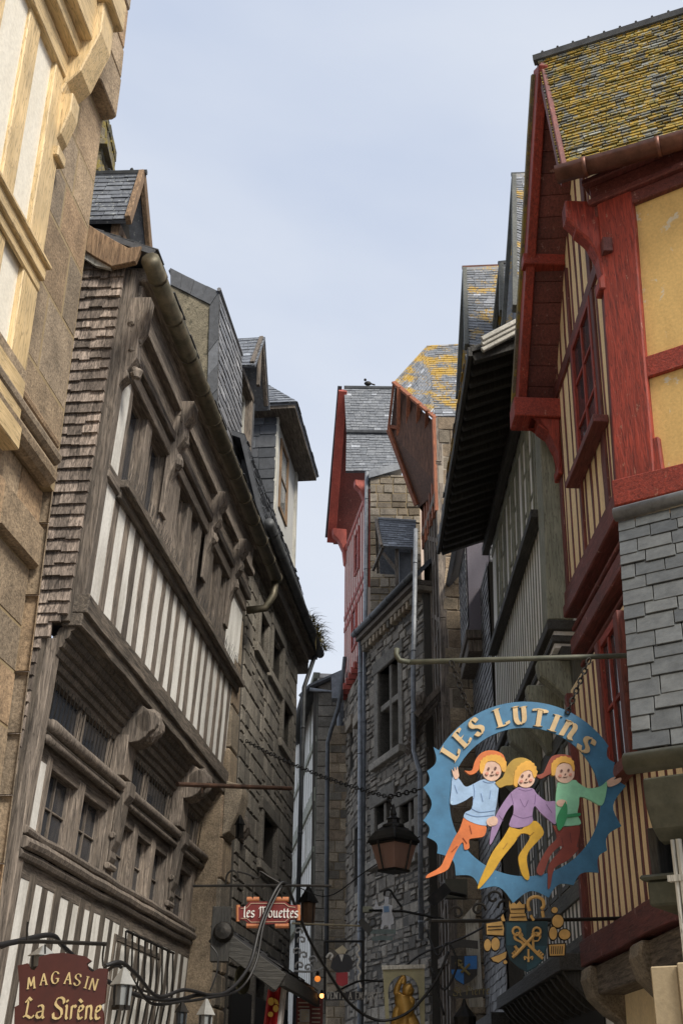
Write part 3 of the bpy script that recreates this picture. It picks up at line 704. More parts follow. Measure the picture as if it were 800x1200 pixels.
# steep slate side facing the street, with dormers
s0b, s1b = P(248, 720), None; sU = fC.u
zt = P(257, 343).z; a = P(257, 343); 
q = at_z(279, 392, zt); Ls = (q-a).length if (q-a).dot(sU) > 0 else 1.9
T0 = P(257, 343); T1 = T0+sU*1.5; B0 = P(251, 700); B1 = B0+sU*1.5
m = MB(); slates(m, B0, B1, T1, T0, .13, .19, .01, (1, 0, 0)); deck(m, B0, B1, T1, T0, .1, (1, 0, 0)); m.tube([T0-V((0, .05, -.02)), T1+Z*.02], .03, 6); m.build('slate_side', SL_HUNG, RM_)
m = MB(); rr = P(200, 314); deck(m, T0, T1, rr+sU*1.5, rr, .05, (0, 0, 1)); m.build('attic_roof', SL_DARK, RM_)
# gabled dormer window on the slate side
uw_ = lambda u, v, w: T0+sU*u+V((fC.n.x, fC.n.y, 0))*v+Z*w
def f_dorm(u, v): return F(T0+sU*u+fC.n*v-Z*T0.z, sU, V((1, 0, 0)))
D = lambda x, y, d: at_y(x, y, d)
fD = F(at_y(279, 470, 14.5), fC.u, V((1, 0, 0)))
RD = thing('gabled_dormer', 'small timber gabled dormer on the slate attic wall', 'dormer', fD.P(0, 0, 8.5), fC.u)
ua, ub = fD.ux(283, 8.9), fD.ux(296, 8.9); wa, wb2, wr = fD.W_(279, 540), fD.W_(281, 432), fD.W_(290, 394)
ua = 0; ub = ua+.95; um = (ua+ub)/2
m = MB(); m.box(fD, ua, ua+.1, -.8, .02, wa, wb2); m.box(fD, ub-.1, ub, -.8, .02, wa, wb2); m.box(fD, ua, ub, -.1, .03, wa-.1, wa); m.box(fD, ua, ub, -.1, .03, wb2, wb2+.1)
m.beam(fD.P(ua-.1, .2, wb2), fD.P(um, .2, wr), .1, .06, fD.n); m.beam(fD.P(ub+.1, .2, wb2), fD.P(um, .2, wr), .1, .06, fD.n)
m.beam(fD.P(um, .18, wb2), fD.P(um, .18, wr), .07, .05, fD.n); m.build('frame', OAK, RD, .005)
window(RD, fD, ua+.1, ub-.1, wa, wb2, -.08, PALEW, 2, 3, .05)
m = MB(); 
for uu, oo in ((ua-.14, (0, -1, 1)), (ub+.14, (0, 1, 1))):
    a, b = fD.P(uu, .25, wb2-.05), fD.P(uu, -1.4, wb2-.05); c, d = fD.P(um, -1.4, wr+.03), fD.P(um, .25, wr+.03); slates(m, b, a, d, c, .12, .16, .008, oo); deck(m, b, a, d, c, .03, oo)
m.build('roof', SL_BLUE, RD)
m = MB(); m.box(fD, ua-.02, ua, -.9, .04, wa-.6, wb2, 0); m.box(fD, ub, ub+.02, -.9, .04, wa-.6, wb2, 0); m.box(fD, ua+.1, ub-.1, -.9, -.2, wa, wb2, 0); m.build('cheek', SL_DARK, RD)
# boxed oriel dormer with hipped overhanging roof
fO = F(at_y(322, 560, 16.6), fC.u, V((1, 0, 0)))
RO = thing('oriel_dormer', 'pale boxed oriel dormer under a wide hipped slate roof', 'dormer', fO.P(0, 0, 8), fC.u)
u0 = 0; u1_ = fO.ux(341, 8.6); w1_ = fO.W_(322, 476); w0_ = fO.W_(318, 650); 
if u1_ < .5: u1_ = 1.4
m = MB(); m.box(fO, u0, u1_, -1.6, 0, w0_-.5, w1_, 0); m.build('box', plaster('weathered_render', (.50, .50, .48), (.3, .3, .29), .7), RO, .01)
m = MB(); fOe = F(fO.P(u0, 0, 0), -fO.n, -fO.u); 
slates(m, fOe.P(0, .01, w0_-.5), fOe.P(1.6, .01, w0_-.5), fOe.P(1.6, .01, w1_), fOe.P(0, .01, w1_), .2, .34, .012, -fO.u); m.build('cheek_slates', SL_DARK, RO)
window(RO, fO, u0+.35, u0+.35+.75, w1_-1.5, w1_-.25, .03, OAKW, 1, 2, .07)
m = MB(); m.box(fO, u0-.02, u0+.09, -.02, .03, w0_-.5, w1_); m.build('corner_board', PALEW, RO, .005); m = MB(); m.box(fO, u1_-.1, u1_+.02, -.02, .04, w0_-.5, w1_); m.build('corner_board', PALEW, RO, .005)
ov = .36; zz = w1_+.02; cb = [fO.P(u0-.3, ov, zz), fO.P(u1_+.3, ov, zz), fO.P(u1_+.3, -2, zz), fO.P(u0-.3, -2, zz)]
rz = [fO.P(u0+.75, -.5, zz+1.15), fO.P(u1_-.2 if u1_ > 1.2 else u0+.8, -.5, zz+1.15)]; rb = [fO.P(u0+.75, -2, zz+1.15), fO.P(u0+.8, -2, zz+1.15)]
m = MB(); slates(m, cb[3], cb[0], rz[0], rb[0], .14, .2, .01, (0, -1, 1)); deck(m, cb[3], cb[0], rz[0], rb[0], .03, (0, -1, 1)); slates(m, cb[0], cb[1], rz[1], rz[0], .14, .2, .01, (1, 0, 1)); deck(m, cb[0], cb[1], rz[1], rz[0], .03, (1, 0, 1))
m.build('roof', SL_BLUE, RO); m = MB(); m.box(fO, u0-.27, u1_+.27, -2, ov-.03, zz-.09, zz-.02, 1); m.build('soffit', OAKD, RO, .005)
# ================================================================ yellow and red half-timbered house, right
fr = frame((725, 587), 8.4, (662, 712), (-1, 0, 0), (704, 340))          # side wall to the street; u runs away from the viewer
RR = thing('gabled_house', 'yellow plaster house with red timbers and mossy lichened slate roof', 'house', fr.P(0, 0, 0), fr.u)
J = fr.o.z+fr.W_(725, 587); L_ = fr.U_(662, 712)-.12
wj = J; C0 = fr.P(0, 0, wj)
q = at_z(800, 567, C0.z); _U = (q-C0); _U.z = 0; _U.normalize(); _c = fr.uw(729, 340); _k = -.06; Cx = fr.P(_k*3.2, 0, wj+3.2); _W = Cx-C0; _W = (_W-_U*_W.dot(_U)).normalized(); fq = F(C0, _U, V((-.4, -1, 0)), _W)  # front wall, turned to the square
zg = at_y(655, 205, 8.2).z
wt = fr.W_(652, 470)
# gable outline of the side wall
ridge_u, ridge_z = 1.15, None
V0 = .36
vp = fr.P(0, V0, 0)
rg = on_plane(630, 72, vp, fr.n); gt = on_plane(657, 206, vp, fr.n); fe_ = on_plane(606, 470, vp, fr.n)
ru, rz = (rg-fr.o).dot(fr.u), rg.z; gu, gz = (gt-fr.o).dot(fr.u), gt.z; eu, ez = (fe_-fr.o).dot(fr.u), fe_.z; Ct = fr.P(_k*(gt.z-wj), 0, gt.z)
sh = V0*-.5
m = MB()
side = [fr.P(0, -.03, 0), fr.P(L_, -.03, 0), fr.P(L_, -.03, ez-.1), fr.P(min(L_, eu-.1), -.03, ez), fr.P(ru, -.03, rz-.15), fr.P(max(gu, 0)+.02, -.03, gz), fr.P(0, -.03, gz)]
side = [fr.P(0, -.006, wj-.05), fr.P(L_, -.006, wj-.05), fr.P(L_, -.006, ez), fr.P(eu-.02, -.006, ez+.02), fr.P(ru+sh, -.006, rz-.35), fr.P(_k*(gz+.1-wj)+.03, -.006, gz+.1)]
m.prism(side, -fr.n*.3); m.box(fr, 0.1, L_, -.5, -.2, 0, wj, 0); m.build('side_plaster', PL_YSTR, RR)
m = MB(); _t = C0+(Cx-C0)*((gz+.1-wj)/3.2)+fq.u*.05; m.prism([x-fq.n*.02 for x in (C0+fq.u*.05-Z*.1, C0+fq.u*5-Z*.1, _t+fq.u*5, _t)], -fq.n*.25); m.build('front_plaster', PL_YEL, RR)
gf = lambda u: gz+.1+(rz-.4-gz-.1)*u/(ru+sh) if u < ru+sh else max(ez, rz-.4+(ez-rz+.4)*(u-ru-sh)/(eu-ru-sh))
hyp = [(679, 700, 350, 560)]
w_t = fr.W_(690, 352); w_b = fr.W_(686, 545)
wa, wb_ = fr.ux(698, (w_t+w_b)/2), fr.ux(676, (w_t+w_b)/2)
m = MB()
u = .2; k = 0
while u < L_-.03:
    if not (wa-.02 < u < wb_+.02): m.fb(fr, u, wj+.05, u+random.uniform(-.02, .02), gf(u)-.05, random.uniform(.045, .062), -.1, 0, 6, .010)
    else:
        m.fb(fr, u, wj+.05, u, w_b, .07, -.1, 0, 3, .008); m.fb(fr, u, w_t, u, gf(u), .07, -.1, 0, 3, .008)
    u += random.uniform(.19, .25); k += 1
m.fb(fr, .05, wj, _k*(gz-wj)+.05, gz+.05, .10, -.1, .01, 5, .006); m.fb(fr, L_-.05, wj, L_-.05, ez+.2, .12, -.1, .012, 5, .006)
m.fb(fr, wa-.05, wj+.1, wa-.05, gf(wa)-.3, .1, -.1, .02, 5, .006); m.fb(fr, wb_+.04, wj+.1, wb_+.04, gf(wb_)-.3, .08, -.1, .02, 5, .006)
a = fr.uw(709, 285); b = fr.uw(651, 463); m.fb(fr, a[0], a[1], b[0], b[1], .15, -.06, .022, 5, .006, 1)
a = fr.uw(722, 600-8); m.fb(fr, 0, wj+.03, L_, wj+.03, .14, -.1, .03, 6, .006, 1)
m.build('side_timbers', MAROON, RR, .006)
window(RR, fr, wa, wb_, w_b, w_t, .03, REDP, 2, 3, .06)
m = MB(); m.fb(fr, wa-.25, w_b-.05, wb_+.12, w_b-.05, .07, .0, .13, 2, .003, 1); m.build('window_ledge', MAROON, RR, .005)
# jetty mouldings
m = MB()
for w, v, h in ((-.10, .05, .12), (-.27, -.02, .05), (-.45, .0, .16), (-.62, -.08, .05), (-.8, -.07, .2)): m.box(fr, -.02, L_, -.4, v, wj+w-h/2, wj+w+h/2)
m.build('jetty_mouldings', MAROON, RR, .012)
# lower storey
f0 = frame((776, 1064), 8.05, (695, 1115), (-1, 0, 0)); f0 = F(f0.P(0, 0, 0), fr.u, V((-1, 0, 0))); 
wl = f0.W_(735, 1090); 
m = MB(); body(m, f0, -.9, L_+.4, wl, wj-.85, -.4, -.06); m.build('lower_plaster', PL_YSTR, RR)
m = MB()
a1 = f0.ux(704, 4.6); a0 = a1-.62; wlo, whi = f0.W_(722, 915), wj-.9
for k in range(24):
    u = L_+.25-k*.2
    if u < -.88: break
    if a0-.1 < u < a1+.05: m.fb(f0, u, wl+.05, u, wlo, .075, -.1, -.055, 4, .006)
    else: m.fb(f0, u, wl+.05, u+random.uniform(-.02, .02), wj-.9, random.uniform(.045, .07), -.1, -.055, 5, .008)
m.fb(f0, L_+.36, wl-.1, L_+.36, wj-.9, .1, -.1, -.0, 4, .006)
for u in (a0-.04, a1+.03): m.fb(f0, u, wlo, u, whi, .12, -.1, .01, 4, .006)
m.fb(f0, -.9, wl, L_+.4, wl, .2, -.12, .03, 8, .01, 1)
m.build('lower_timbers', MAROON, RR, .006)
window(RR, f0, a0, a1, wlo, whi, -.0, REDP, 2, 2, .07)
m = MB(); m.fb(f0, a0-.3, wlo-.04, a1+.1, wlo-.04, .09, .0, .12, 2, .002, 1); m.build('window_ledge', MAROON, RR, .005)
# stone ground floor with corbels
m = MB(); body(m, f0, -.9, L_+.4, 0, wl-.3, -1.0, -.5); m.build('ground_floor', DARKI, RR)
m = MB(); m.box(f0, -.9, L_+.4, -.5, -.02, wl-.34, wl-.12, 1); m.build('ground_floor_lintel', OAKD, RR, .01)
for u in (L_+.2, L_-1.5):
    m = MB(); m.prism([f0.P(u-.15, v, wl-.12+x) for v, x in ((-.5, 0), (.04, 0), (.06, -.1), (.02, -.24), (-.1, -.36), (-.2, -.42), (-.2, -.62), (-.3, -.75), (-.3, -.95), (-.5, -1.0))], f0.u*.3)
    m.box(f0, u-.17, u+.17, -.6, -.28, 0, wl-1.1, 0); m.build('stone_corbel', GRAN_B, RR, .02)
# corner post and front wall framing
m = MB(); wpb = wj-.02
pw0 = min(.31, fq.U_(764, 480)); print('PW0', pw0)
m.beam(C0+fq.u*(pw0/2)+fq.n*-.08, Ct+fq.u*(pw0/2)+fq.n*-.08, pw0+.01, .26, fq.n, 6, .008, 0)
prof = [(0, -.95), (.06, -.95), (.06, -.84), (.03, -.8), (.05, -.6), (.12, -.42), (.22, -.32), (.24, -.24), (.30, -.2), (.30, -.0), (0, 0)]
m.prism([fr.P(_k*(gz-wj)+.0, v, gz-.12+x) for v, x in prof], fr.u*.16); m.prism([fr.P(_k*(gz-wj)+.01, v, gz-.12+x) for v, x in ((0, -.6), (.3, -.2), (.3, 0), (0, 0))], fr.u*.14)
m.box(fq, pw0-.02, pw0+.08, -.05, .03, wj+.12, wj+.45, 0); m.build('corner_post', REDP, RR, .012)
m = MB(); wr_a, wr_b = fq.W_(790, 408), fq.W_(790, 433)
m.fb(fq, pw0, (wr_a+wr_b)/2, 5, (wr_a+wr_b)/2+.02, wr_a-wr_b, -.1, .02, 6, .012, 1)
m.fb(fq, -.02, wj+.04, 5, wj+.04, .22, -.2, .07, 8, .01, 1)
wq1 = fq.W_(764, 552)
for k in range(1, 5): m.fb(fq, pw0+.95*k, wj+.1, pw0+.95*k, gz-.1, .14, -.1, .02, 5, .01)
m.build('front_timbers', REDP, RR, .008)
m = MB()
for v, w0, w1 in ((.04, -.32, -.2), (.09, -.2, -.14), (.06, -.13, .0), (.13, .0, .06)): m.box(fq, .12-v*.6, 5, -.2, v, gz+w0+.02, gz+w1+.02)
m.build('cornice', MAROON, RR, .01)
m = MB(); m.box(fq, .02, 2, -.3, .05, wj-.16, wj-.1, 1); m.build('lead_drip', LEAD, RR)
m = MB(); m.box(fq, .1, 3, -.3, -.22, wj-1.6, wj-.16, 0); m.box(fq, .1, .95, -.3, -.02, wj-.55, wj-.16, 0); stones(m, fq, .1, .95, wj-.55, wj-.16, .2, .3, .0, j=.006); m.build('brick_band', GRAN_O, RR)
# roof
gt_far = at_z(800, 166, gt.z); dg = (gt_far-gt).normalized(); rg_far = at_z(800, 41, rg.z); dr = (rg_far-rg).normalized(); dg = dr = ((dg+dr).normalized()*.7+fq.u*.3).normalized()
G1, R1 = gt+dg*5, rg+dr*5
m = MB(); slates(m, gt, G1, R1, rg, .048, .115, .014, (-.4, -1, 1), .24); m.build('roof', SL_MOSS, RR)
m = MB(); deck(m, gt-Z*.02, G1-Z*.02, R1-Z*.02, rg-Z*.02, .05, (-.4, -1, 1)); 
E1 = fe_+dr*5; m.prism([fe_+Z*.02, fe_-fr.n*5+Z*.02, R1+Z*.02, rg+Z*.02], Z*.05); m.build('far_roof_slope', SL_DARK, RR)
m = MB(); m.tube([rg+Z*.03-dr*.04, R1+Z*.03], .06, 6); m.build('ridge', LEAD, RR)
m = MB()
for k in range(30): c = rg+dr*(.05+k*.155)+Z*.085; m.lathe(c, [(.007, 0), (.007, .012), (.014, .015), (.012, .035), (.004, .04)], 6)
m.build('ridge_nails', IRON, RR)
gutter([gt+Z*-.06-dg*.03+V((-.03, -.09, 0)), G1+Z*-.06+V((-.03, -.09, 0))], .085, REDCOP, RR, joints=.62)
# bargeboards and their struts
m = MB(); s0 = rg-Z*.08-fr.n*.02; s1 = fe_-Z*.05-fr.n*.02
m.beam(s0, s1, .34, .09, fr.n, 6, .004, 0); m.build('bargeboard', REDP, RR, .008)
m = MB(); m.beam(s0+fr.n*.05+fr.u*.1, s1+fr.n*.05+fr.u*.12, .10, .05, fr.n, 6, .004, 0); m.build('verge_edge', CHIM, RR)
m = MB(); m.beam(rg-Z*.1-fr.n*.03, gt-Z*.05-fr.n*.03, .14, .05, fr.n, 4, .003, 0); m.build('bargeboard', MAROON, RR, .006)
m = MB(); n = 16
for k in range(n):                                              # dark red boarding between wall and bargeboard
    a = rg.lerp(fe_, max(k/n, .045)); b = rg.lerp(fe_, (k+.96)/n); off = -Z*.12-fr.u*.06
    inn = (-fr.n*(V0+.32)); m.prism([a+off, b+off, b+off+inn+fr.u*sh*(1-(k+.96)/n), a+off+inn+fr.u*sh*(1-k/n)], -fr.u*.02+Z*-.0, 1)
m.build('verge_boarding', MAROON, RR)
for px, py, hh in ((640, 296, .11), ):
    w = fr.W_(px, py, .15); t = (rz-w)/(rz-ez); uu = ru+(eu-ru)*t
    m = MB(); m.box(fr, uu-.12, uu+.02, .0, V0+.06, w-.26, w-.13, 1); m.build('outrigger', REDP, RR, .008)
w = fr.W_(640, 470, .15)
m = MB(); m.box(fr, L_-.2, L_+.12, -.02, V0+.1, w-.12, w+.1, 1)
prof = [(0, -.75), (.05, -.75), (.05, -.66), (.02, -.62), (.05, -.45), (.12, -.28), (.22, -.2), (.22, -.12), (.3, -.12), (0, -.12)]
m.prism([fr.P(L_-.16, v, w+x) for v, x in prof], fr.u*.22); m.build('eave_bracket', REDP, RR, .01)

# ================================================================ grey and white half-timbered house, right
fg = F(at_y(641, 744, 11.15), V((.012, 1, 0)), V((-1, 0, 0)), V((.025, 0, 1)))
RG = thing('half_timbered_house', 'grey and white half-timbered house under a deep black rafter eave', 'house', fg.P(0, 0, 0), fg.u)
wj = fg.W_(639, 744); LG = 4.6; zE = at_y(543, 410, 10.9).z
wsl = fg.W_(629, 618)
m = MB(); body(m, fg, -.35, LG, wj-.3, zE+.25, -.5, -.006); m.build('wall', PL_GREYW, RG)
m = MB(); m.fb(fg, -.2, wj-.02, -.2, zE, .36, -.2, .05, 6, .008); m.build('corner_post', GREY, RG, .01)
m = MB(); n = 24
for k in range(n):
    u = .06+(LG-.1)*k/n+random.uniform(-.01, .01); m.fb(fg, u, wj+.03, u+random.uniform(-.01, .01), wsl, (LG/n)*random.uniform(.28, .38), -.08, .0, 4, .006)
whd = wsl+1.55
for k in range(10):
    u = .03+LG*k/10; m.fb(fg, u, whd-.0, u, zE-.05, .15, -.1, .0, 3, .005); 
m.fb(fg, 0, whd+.05, LG, whd+.05, .13, -.1, .012, 6, .006, 1); m.fb(fg, 0, wj+.02, LG, wj+.02, .1, -.1, .02, 6, .006, 1)
wg = [(.42, .82), (.9, 1.3), (1.75, 2.15), (2.25, 2.65), (3.1, 3.5), (3.6, 4.0)]
for a, b in wg:
    for x in (a-.05, b+.05): m.fb(fg, x, wsl, x, whd, .09, -.1, .008, 4, .004)
m.build('timber_frame', GREY, RG, .006)
for a, b in wg: window(RG, fg, a, b, wsl, whd, .02, GREY, 1, 3, .06)
m = MB(); m.fb(fg, -.02, wsl-.02, LG-.3, wsl-.02, .09, .0, .12, 4, .004, 1); m.build('window_ledge', BLACKW, RG, .004)
m = MB()
for w, v, h in ((-.08, .06, .1), (-.22, .02, .07), (-.34, -.06, .09)): m.box(fg, -.4, LG, -.3, v, wj+w-h/2, wj+w+h/2)
m.build('jetty_beam', BLACKW, RG, .008)
f1 = F(fg.P(0, -.35, 0), fg.u, V((-1, 0, 0)))
for k in range(6):
    m = MB(); u = -.15+k*.78
    m.prism([f1.P(u-.09, v, wj-.38+x) for v, x in ((0, -.5), (.06, -.48), (.12, -.36), (.22, -.26), (.34, -.16), (.36, -.06), (.36, 0), (0, 0))], f1.u*.18); m.build('bracket', GREY, RG, .015)
# lower storeys
wm0 = f1.W_(662, 1120)
m = MB(); body(m, f1, -.3, LG, 0, wj-.36, -.4, -.006); m.build('lower_wall', PL_GREYW, RG)
m = MB(); wq_ = 3.0
m.fb(f1, -.2, wm0, -.2, wj-.36, .3, -.1, .05, 5, .006)
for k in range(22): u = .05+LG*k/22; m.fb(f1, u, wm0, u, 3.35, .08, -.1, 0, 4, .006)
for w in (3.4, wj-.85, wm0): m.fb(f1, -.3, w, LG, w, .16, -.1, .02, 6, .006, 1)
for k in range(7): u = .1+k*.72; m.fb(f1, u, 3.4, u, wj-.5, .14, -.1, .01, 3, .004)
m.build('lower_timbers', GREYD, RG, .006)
for k in range(6): a = .2+k*.72; window(RG, f1, a, a+.52, 3.5, wj-.95, .012, GREYD, 2, 2, .05)
m = MB(); m.box(f1, -.3, LG, -.2, .12, wm0-.16, wm0-.06, 1); m.box(f1, -.3, LG, -.2, .35, wm0-.3, wm0-.16, 1); 
for k in range(14): u = -.2+k*.35; m.prism([f1.P(u-.05, v, wm0-.3+x) for v, x in ((0, -.3), (.08, -.26), (.25, -.1), (.32, 0), (0, 0))], f1.u*.1)
m.build('shop_cornice', BLACKW, RG, .006)
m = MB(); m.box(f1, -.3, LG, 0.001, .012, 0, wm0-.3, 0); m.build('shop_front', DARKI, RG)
# deep rafter eave
oi = .52; za, zb = zE-.02, zE+.32
E = lambda u, v, z: fg.P(u, v, 0)+Z*(z-fg.P(u, v, 0).z)
u0e, u1e = -.25, 5.0
m = MB(); m.prism([E(u0e, oi, za), E(u1e, oi, za), E(u1e, -.45, zb), E(u0e, -.45, zb)], Z*.07, 1); m.build('eave_boards', BLACKW, RG)
m = MB()
for k in range(22):
    u = u0e+.08+(u1e-u0e-.16)*k/21; m.beam(E(u, oi-.03, za-.05), E(u, -.4, zb-.06), .085, .10, Z, 3, .006, 0)
m.build('rafters', BLACKW, RG, .006)
m = MB(); m.beam(E(u0e, oi, za-.0), E(u1e, oi, za-.0), .05, .12, Z, 12, .006, 1); m.beam(E(u0e, -.2, zb-.22), E(u1e-.1, -.2, zb-.22), .12, .14, Z, 8, .005, 1); m.beam(E(u0e, -.16, zb-.4), E(u1e-.1, -.16, zb-.4), .1, .12, Z, 8, .005, 1)
m.build('fascia', BLACKW, RG, .006)
m = MB()
for k, d_ in enumerate((0, .06, .11)): m.beam(E(u0e-.03-.02*k, oi-.12, za-.0+d_), E(u0e-.03-.02*k, -.2, zb+.03+d_), .05, .055, Z, 2, 0, 1)
m.build('verge_moulding', PALEW, RG, .008)
up = (-fg.n+Z*1.5); e0, e1 = E(u0e+.2, oi+.03, za+.08), E(u1e, oi+.03, za+.08)
m = MB(); kk = .55; deck(m, e0, e1, e1-fg.n*kk+Z*.27, e0-fg.n*kk+Z*.27, .03, (-1, 0, 2)); a, b = e0-fg.n*kk+Z*.27, e1-fg.n*kk+Z*.27; deck(m, a, b, b+up*2.4, a+up*2.4, .05, (-1, 0, 2)); slates(m, a, b, b+up*2.4, a+up*2.4, .14, .2, .01, (-1, 0, 1)); slates(m, e0, e1, b, a, .14, .2, .01, (-1, 0, 2)); m.build('roof', SL_LICH, RG)
# two tall dormers on that roof
def tall_dormer(pts, d, label, red, th=.5, mat=SL_LICH):
    """pts: ridge front, ridge back, eave back, eave front of the slope seen, in the photograph"""
    R0 = at_y(*pts[0], d); R1 = at_z(pts[1][0], pts[1][1], R0.z) if False else None
    pn = V((0, -1, .55)).normalized()
    q = [on_plane(x, y, R0, pn) for x, y in pts]
    rt = thing('roof_dormer', label, 'dormer', q[3], None)
    m = MB(); slates(m, q[3], q[2], q[1], q[0], .085, .14, .008, pn); deck(m, q[3], q[2], q[1], q[0], .04, pn)
    o = V((0, 1.3, 0)); f_ = [q[3]+o, q[2]+o, q[1], q[0]]; deck(m, *f_, .04, (0, 1, 1)); m.build('roof', mat, rt)
    m = MB(); m.prism([q[3]+V((.06, .1, -.02)), q[3]+V((.06, 1.2, -.02)), q[0]+V((.06, 0, -.1))], (q[2]-q[3])*.9); 
    m.box(F(q[3], V((1, 0, 0)), V((0, -1, 0))), .06, (q[2]-q[3]).length, -1.2, -.08, max(q[3].z-1.5, zE+.75), q[3].z-.02, 0); m.build('cheek', SL_DARK, rt)
    m = MB(); m.beam(q[3]-V((.03, 0, .02)), q[0]-V((.03, 0, .02)), .10, .06, V((1, 0, 0)), 3, .003, 0); m.beam(f_[0]-V((.03, 0, .02)), q[0]-V((.03, 0, .02)), .10, .06, V((1, 0, 0)), 3, .003, 0)
    m.build('bargeboard', GREYD, rt, .005)
    m = MB(); m.tube([q[0]+Z*.02-V((.06, 0, 0)), q[1]+Z*.02], .035, 6); m.build('ridge', REDCOP if red else LEAD, rt)
tall_dormer([(546, 315), (590, 313), (590, 410), (549, 405)], 14.6, 'lichened slate roof dormer with a red ridge above the black eave', True)
tall_dormer([(589, 310), (601, 308), (604, 362), (590, 366)], 13.3, 'narrow yellow lichened dormer beside the red-ridged dormer', False)
tall_dormer([(604, 206), (622, 205), (624, 380), (606, 360)], 12.95, 'tall narrow lichened dormer next to the red bargeboard', False)
m = MB()
# ================================================================ slate-hung house with an oriel, right
fh = F(fg.P(4.75, -.16, 0), fg.u, V((-1, 0, 0)))
RH = thing('slate_hung_house', 'house wall hung with small pale slates beside the grey striped house', 'house', fh.P(0, 0, 0), fh.u)
LH = 2.6; zh = zE-.3
m = MB(); m.box(fh, 0, LH, -.6, -.02, 0, zh, 0); m.build('wall', MORTAR_G, RH)
m = MB(); fhp = lambda u, v, w: fh.P(u, v, w)
slates(m, fhp(0, .0, 2.6), fhp(LH, .0, 2.6), fhp(LH, .0, zh), fhp(0, .0, zh), .11, .15, .012, (-1, 0, 0)); m.build('hung_slates', SL_HUNG, RH)
m = MB(); m.box(fh, 0, LH, .0, .22, 2.35, 2.6, 1); m.build('shop_cornice', BLACKW, RH, .005)
fo = F(at_y(549, 720, 16.9), fg.u, V((-1, 0, 0))); wo0, wo1 = fo.W_(549, 742), fo.W_(553, 600)
m = MB(); m.box(fo, 0, 1.2, -1.1, 0, wo0, wo1, 0); m.build('oriel', PL_LIL, RH, .01)
ob = bpy.data.objects[-1] if False else None
m = MB(); slates(m, fo.P(-.01, -1.1, wo0+.12) , fo.P(-.01, -.36, wo0+.12), fo.P(-.01, -.36, wo1), fo.P(-.01, -1.1, wo1), .1, .14, .01, (0, -1, 0)); slates(m, fo.P(0, .01, wo0+.1), fo.P(1.2, .01, wo0+.1), fo.P(1.2, .01, wo1), fo.P(0, .01, wo1), .1, .14, .01, (-1, 0, 0)); m.build('oriel_slates', SL_HUNG, RH)
m = MB(); m.box(fo, -.06, 1.3, -1.15, .06, wo0-.14, wo0, 0); m.box(fo, -.03, 1.3, -1.1, .03, wo0-.34, wo0-.15, 0); m.build('oriel_base', OAKD, RH, .01)
m = MB(); up = V((.9, 0, 1.1)); a, b = fo.P(-.2, .2, wo1), fo.P(2.4, .2, wo1); deck(m, a, b, b+up*1.2, a+up*1.2, .08, (-1, 0, 1)); m.build('roof', SL_DARK, RH)

# ================================================================ stone-ended house with open orange gable hood
f5 = F(at_y(510, 490, 18.6), V((sin(radians(-4)), cos(radians(-4)), 0)), V((-1, 0, 0)))
R5 = thing('stone_ended_house', 'narrow house with buff stone end wall and open orange timber gable hood', 'house', f5.P(0, 0, 0), f5.u)
zc = f5.W_(510, 488); fe5 = F(f5.P(0, 0, 0), V((1, 0, 0)), V((0, -1, 0)))
L5 = 1.7
m = MB(); m.box(fe5, .0, 2.6, -3, -.03, 0, zc, 0); m.build('wall', MORTAR_G, R5)
m = MB(); stones(m, fe5, .03, 2.6, 0, zc, .27, .38, .0, j=.01, gap=.012, th=.04); m.build('stone_end_wall', GRAN_B, R5)
m = MB(); 
for k in range(6):
    u = .04+L5*k/5.5; m.fb(f5, u, 2.6, u, zc, .10, -.1, .03, 8, .012)
for k in range(12):
    w = 3.6+(zc-4.6)*k/11; a, b = (0, L5) if k % 2 else (L5, 0); m.fb(f5, a, w, b, w+.85, .08, -.08, .02, 3, .01, 1)
for w in (3.5, 6.2, zc-1.6): m.fb(f5, 0, w, L5, w, .14, -.08, .06, 3, .01, 1)
m.build('timber_frame', [OAK[0], OAK[1]], R5, .006)
m = MB(); m.box(f5, 0, L5, -.4, -.03, 0, zc, 0); m.build('infill', plaster('old_infill', (.36, .31, .25), (.18, .15, .12), .6), R5)
m = MB()
for k in range(6): u = .04+L5*k/5.5; m.fb(f5, u, zc-1.9, u, zc-.02, .11, .0, .06, 4, .01)
m.build('stained_studs', RUSTW, R5, .006)
# carved diagonal brackets at the foot of the front
m = MB()
for k in range(7):
    u = .15+k*.22; w = f5.W_(520, 800)-.05*k; m.beam(f5.P(u, .02, w), f5.P(u+.1, .42, w-.45), .09, .1, f5.u, 3, .01)
    m.blob(f5.P(u, .35, w-.2), (.09, .09, .12), .25, 7, 5)
m.build('carved_brackets', OAK, R5)
# roof of the gable: slope facing the viewer plus hipped hood
E0 = f5.P(0, .03, zc); pn = V((0, -1, .62)).normalized()
q = lambda x, y: on_plane(x, y, E0, pn)
p1, p2, p3, p4_, p5_ = q(500, 405), q(560, 402), q(560, 488), q(510, 488), q(461, 448)
m = MB(); slates(m, p4_, p3, p2, p1, .10, .17, .01, pn); slates(m, p4_, p4_+V((-.005, 0, 0)), p1, p5_, .10, .17, .01, pn)
deck(m, p4_, p3, p2, p1, .05, pn); m.prism([p4_, p1, p5_], -pn*.04); m.build('roof', SL_LICH, R5)
lo = at_y(455, 503, p5_.y+.25); hk = at_y(488, 592, 19.9)
m = MB(); m.beam(p5_, p4_-Z*.03, .09, .05, pn, 3, .003); m.beam(p5_-Z*.05, lo, .08, .05, V((-1, 0, 0)), 2, .003); m.beam(lo, hk, .1, .06, V((-1, -.5, 0)), 3, .004); m.beam(lo+Z*.05, at_y(499, 507, lo.y-.2), .07, .07, Z, 2, .003)
m.build('hood_barge', RUSTW, R5, .005)
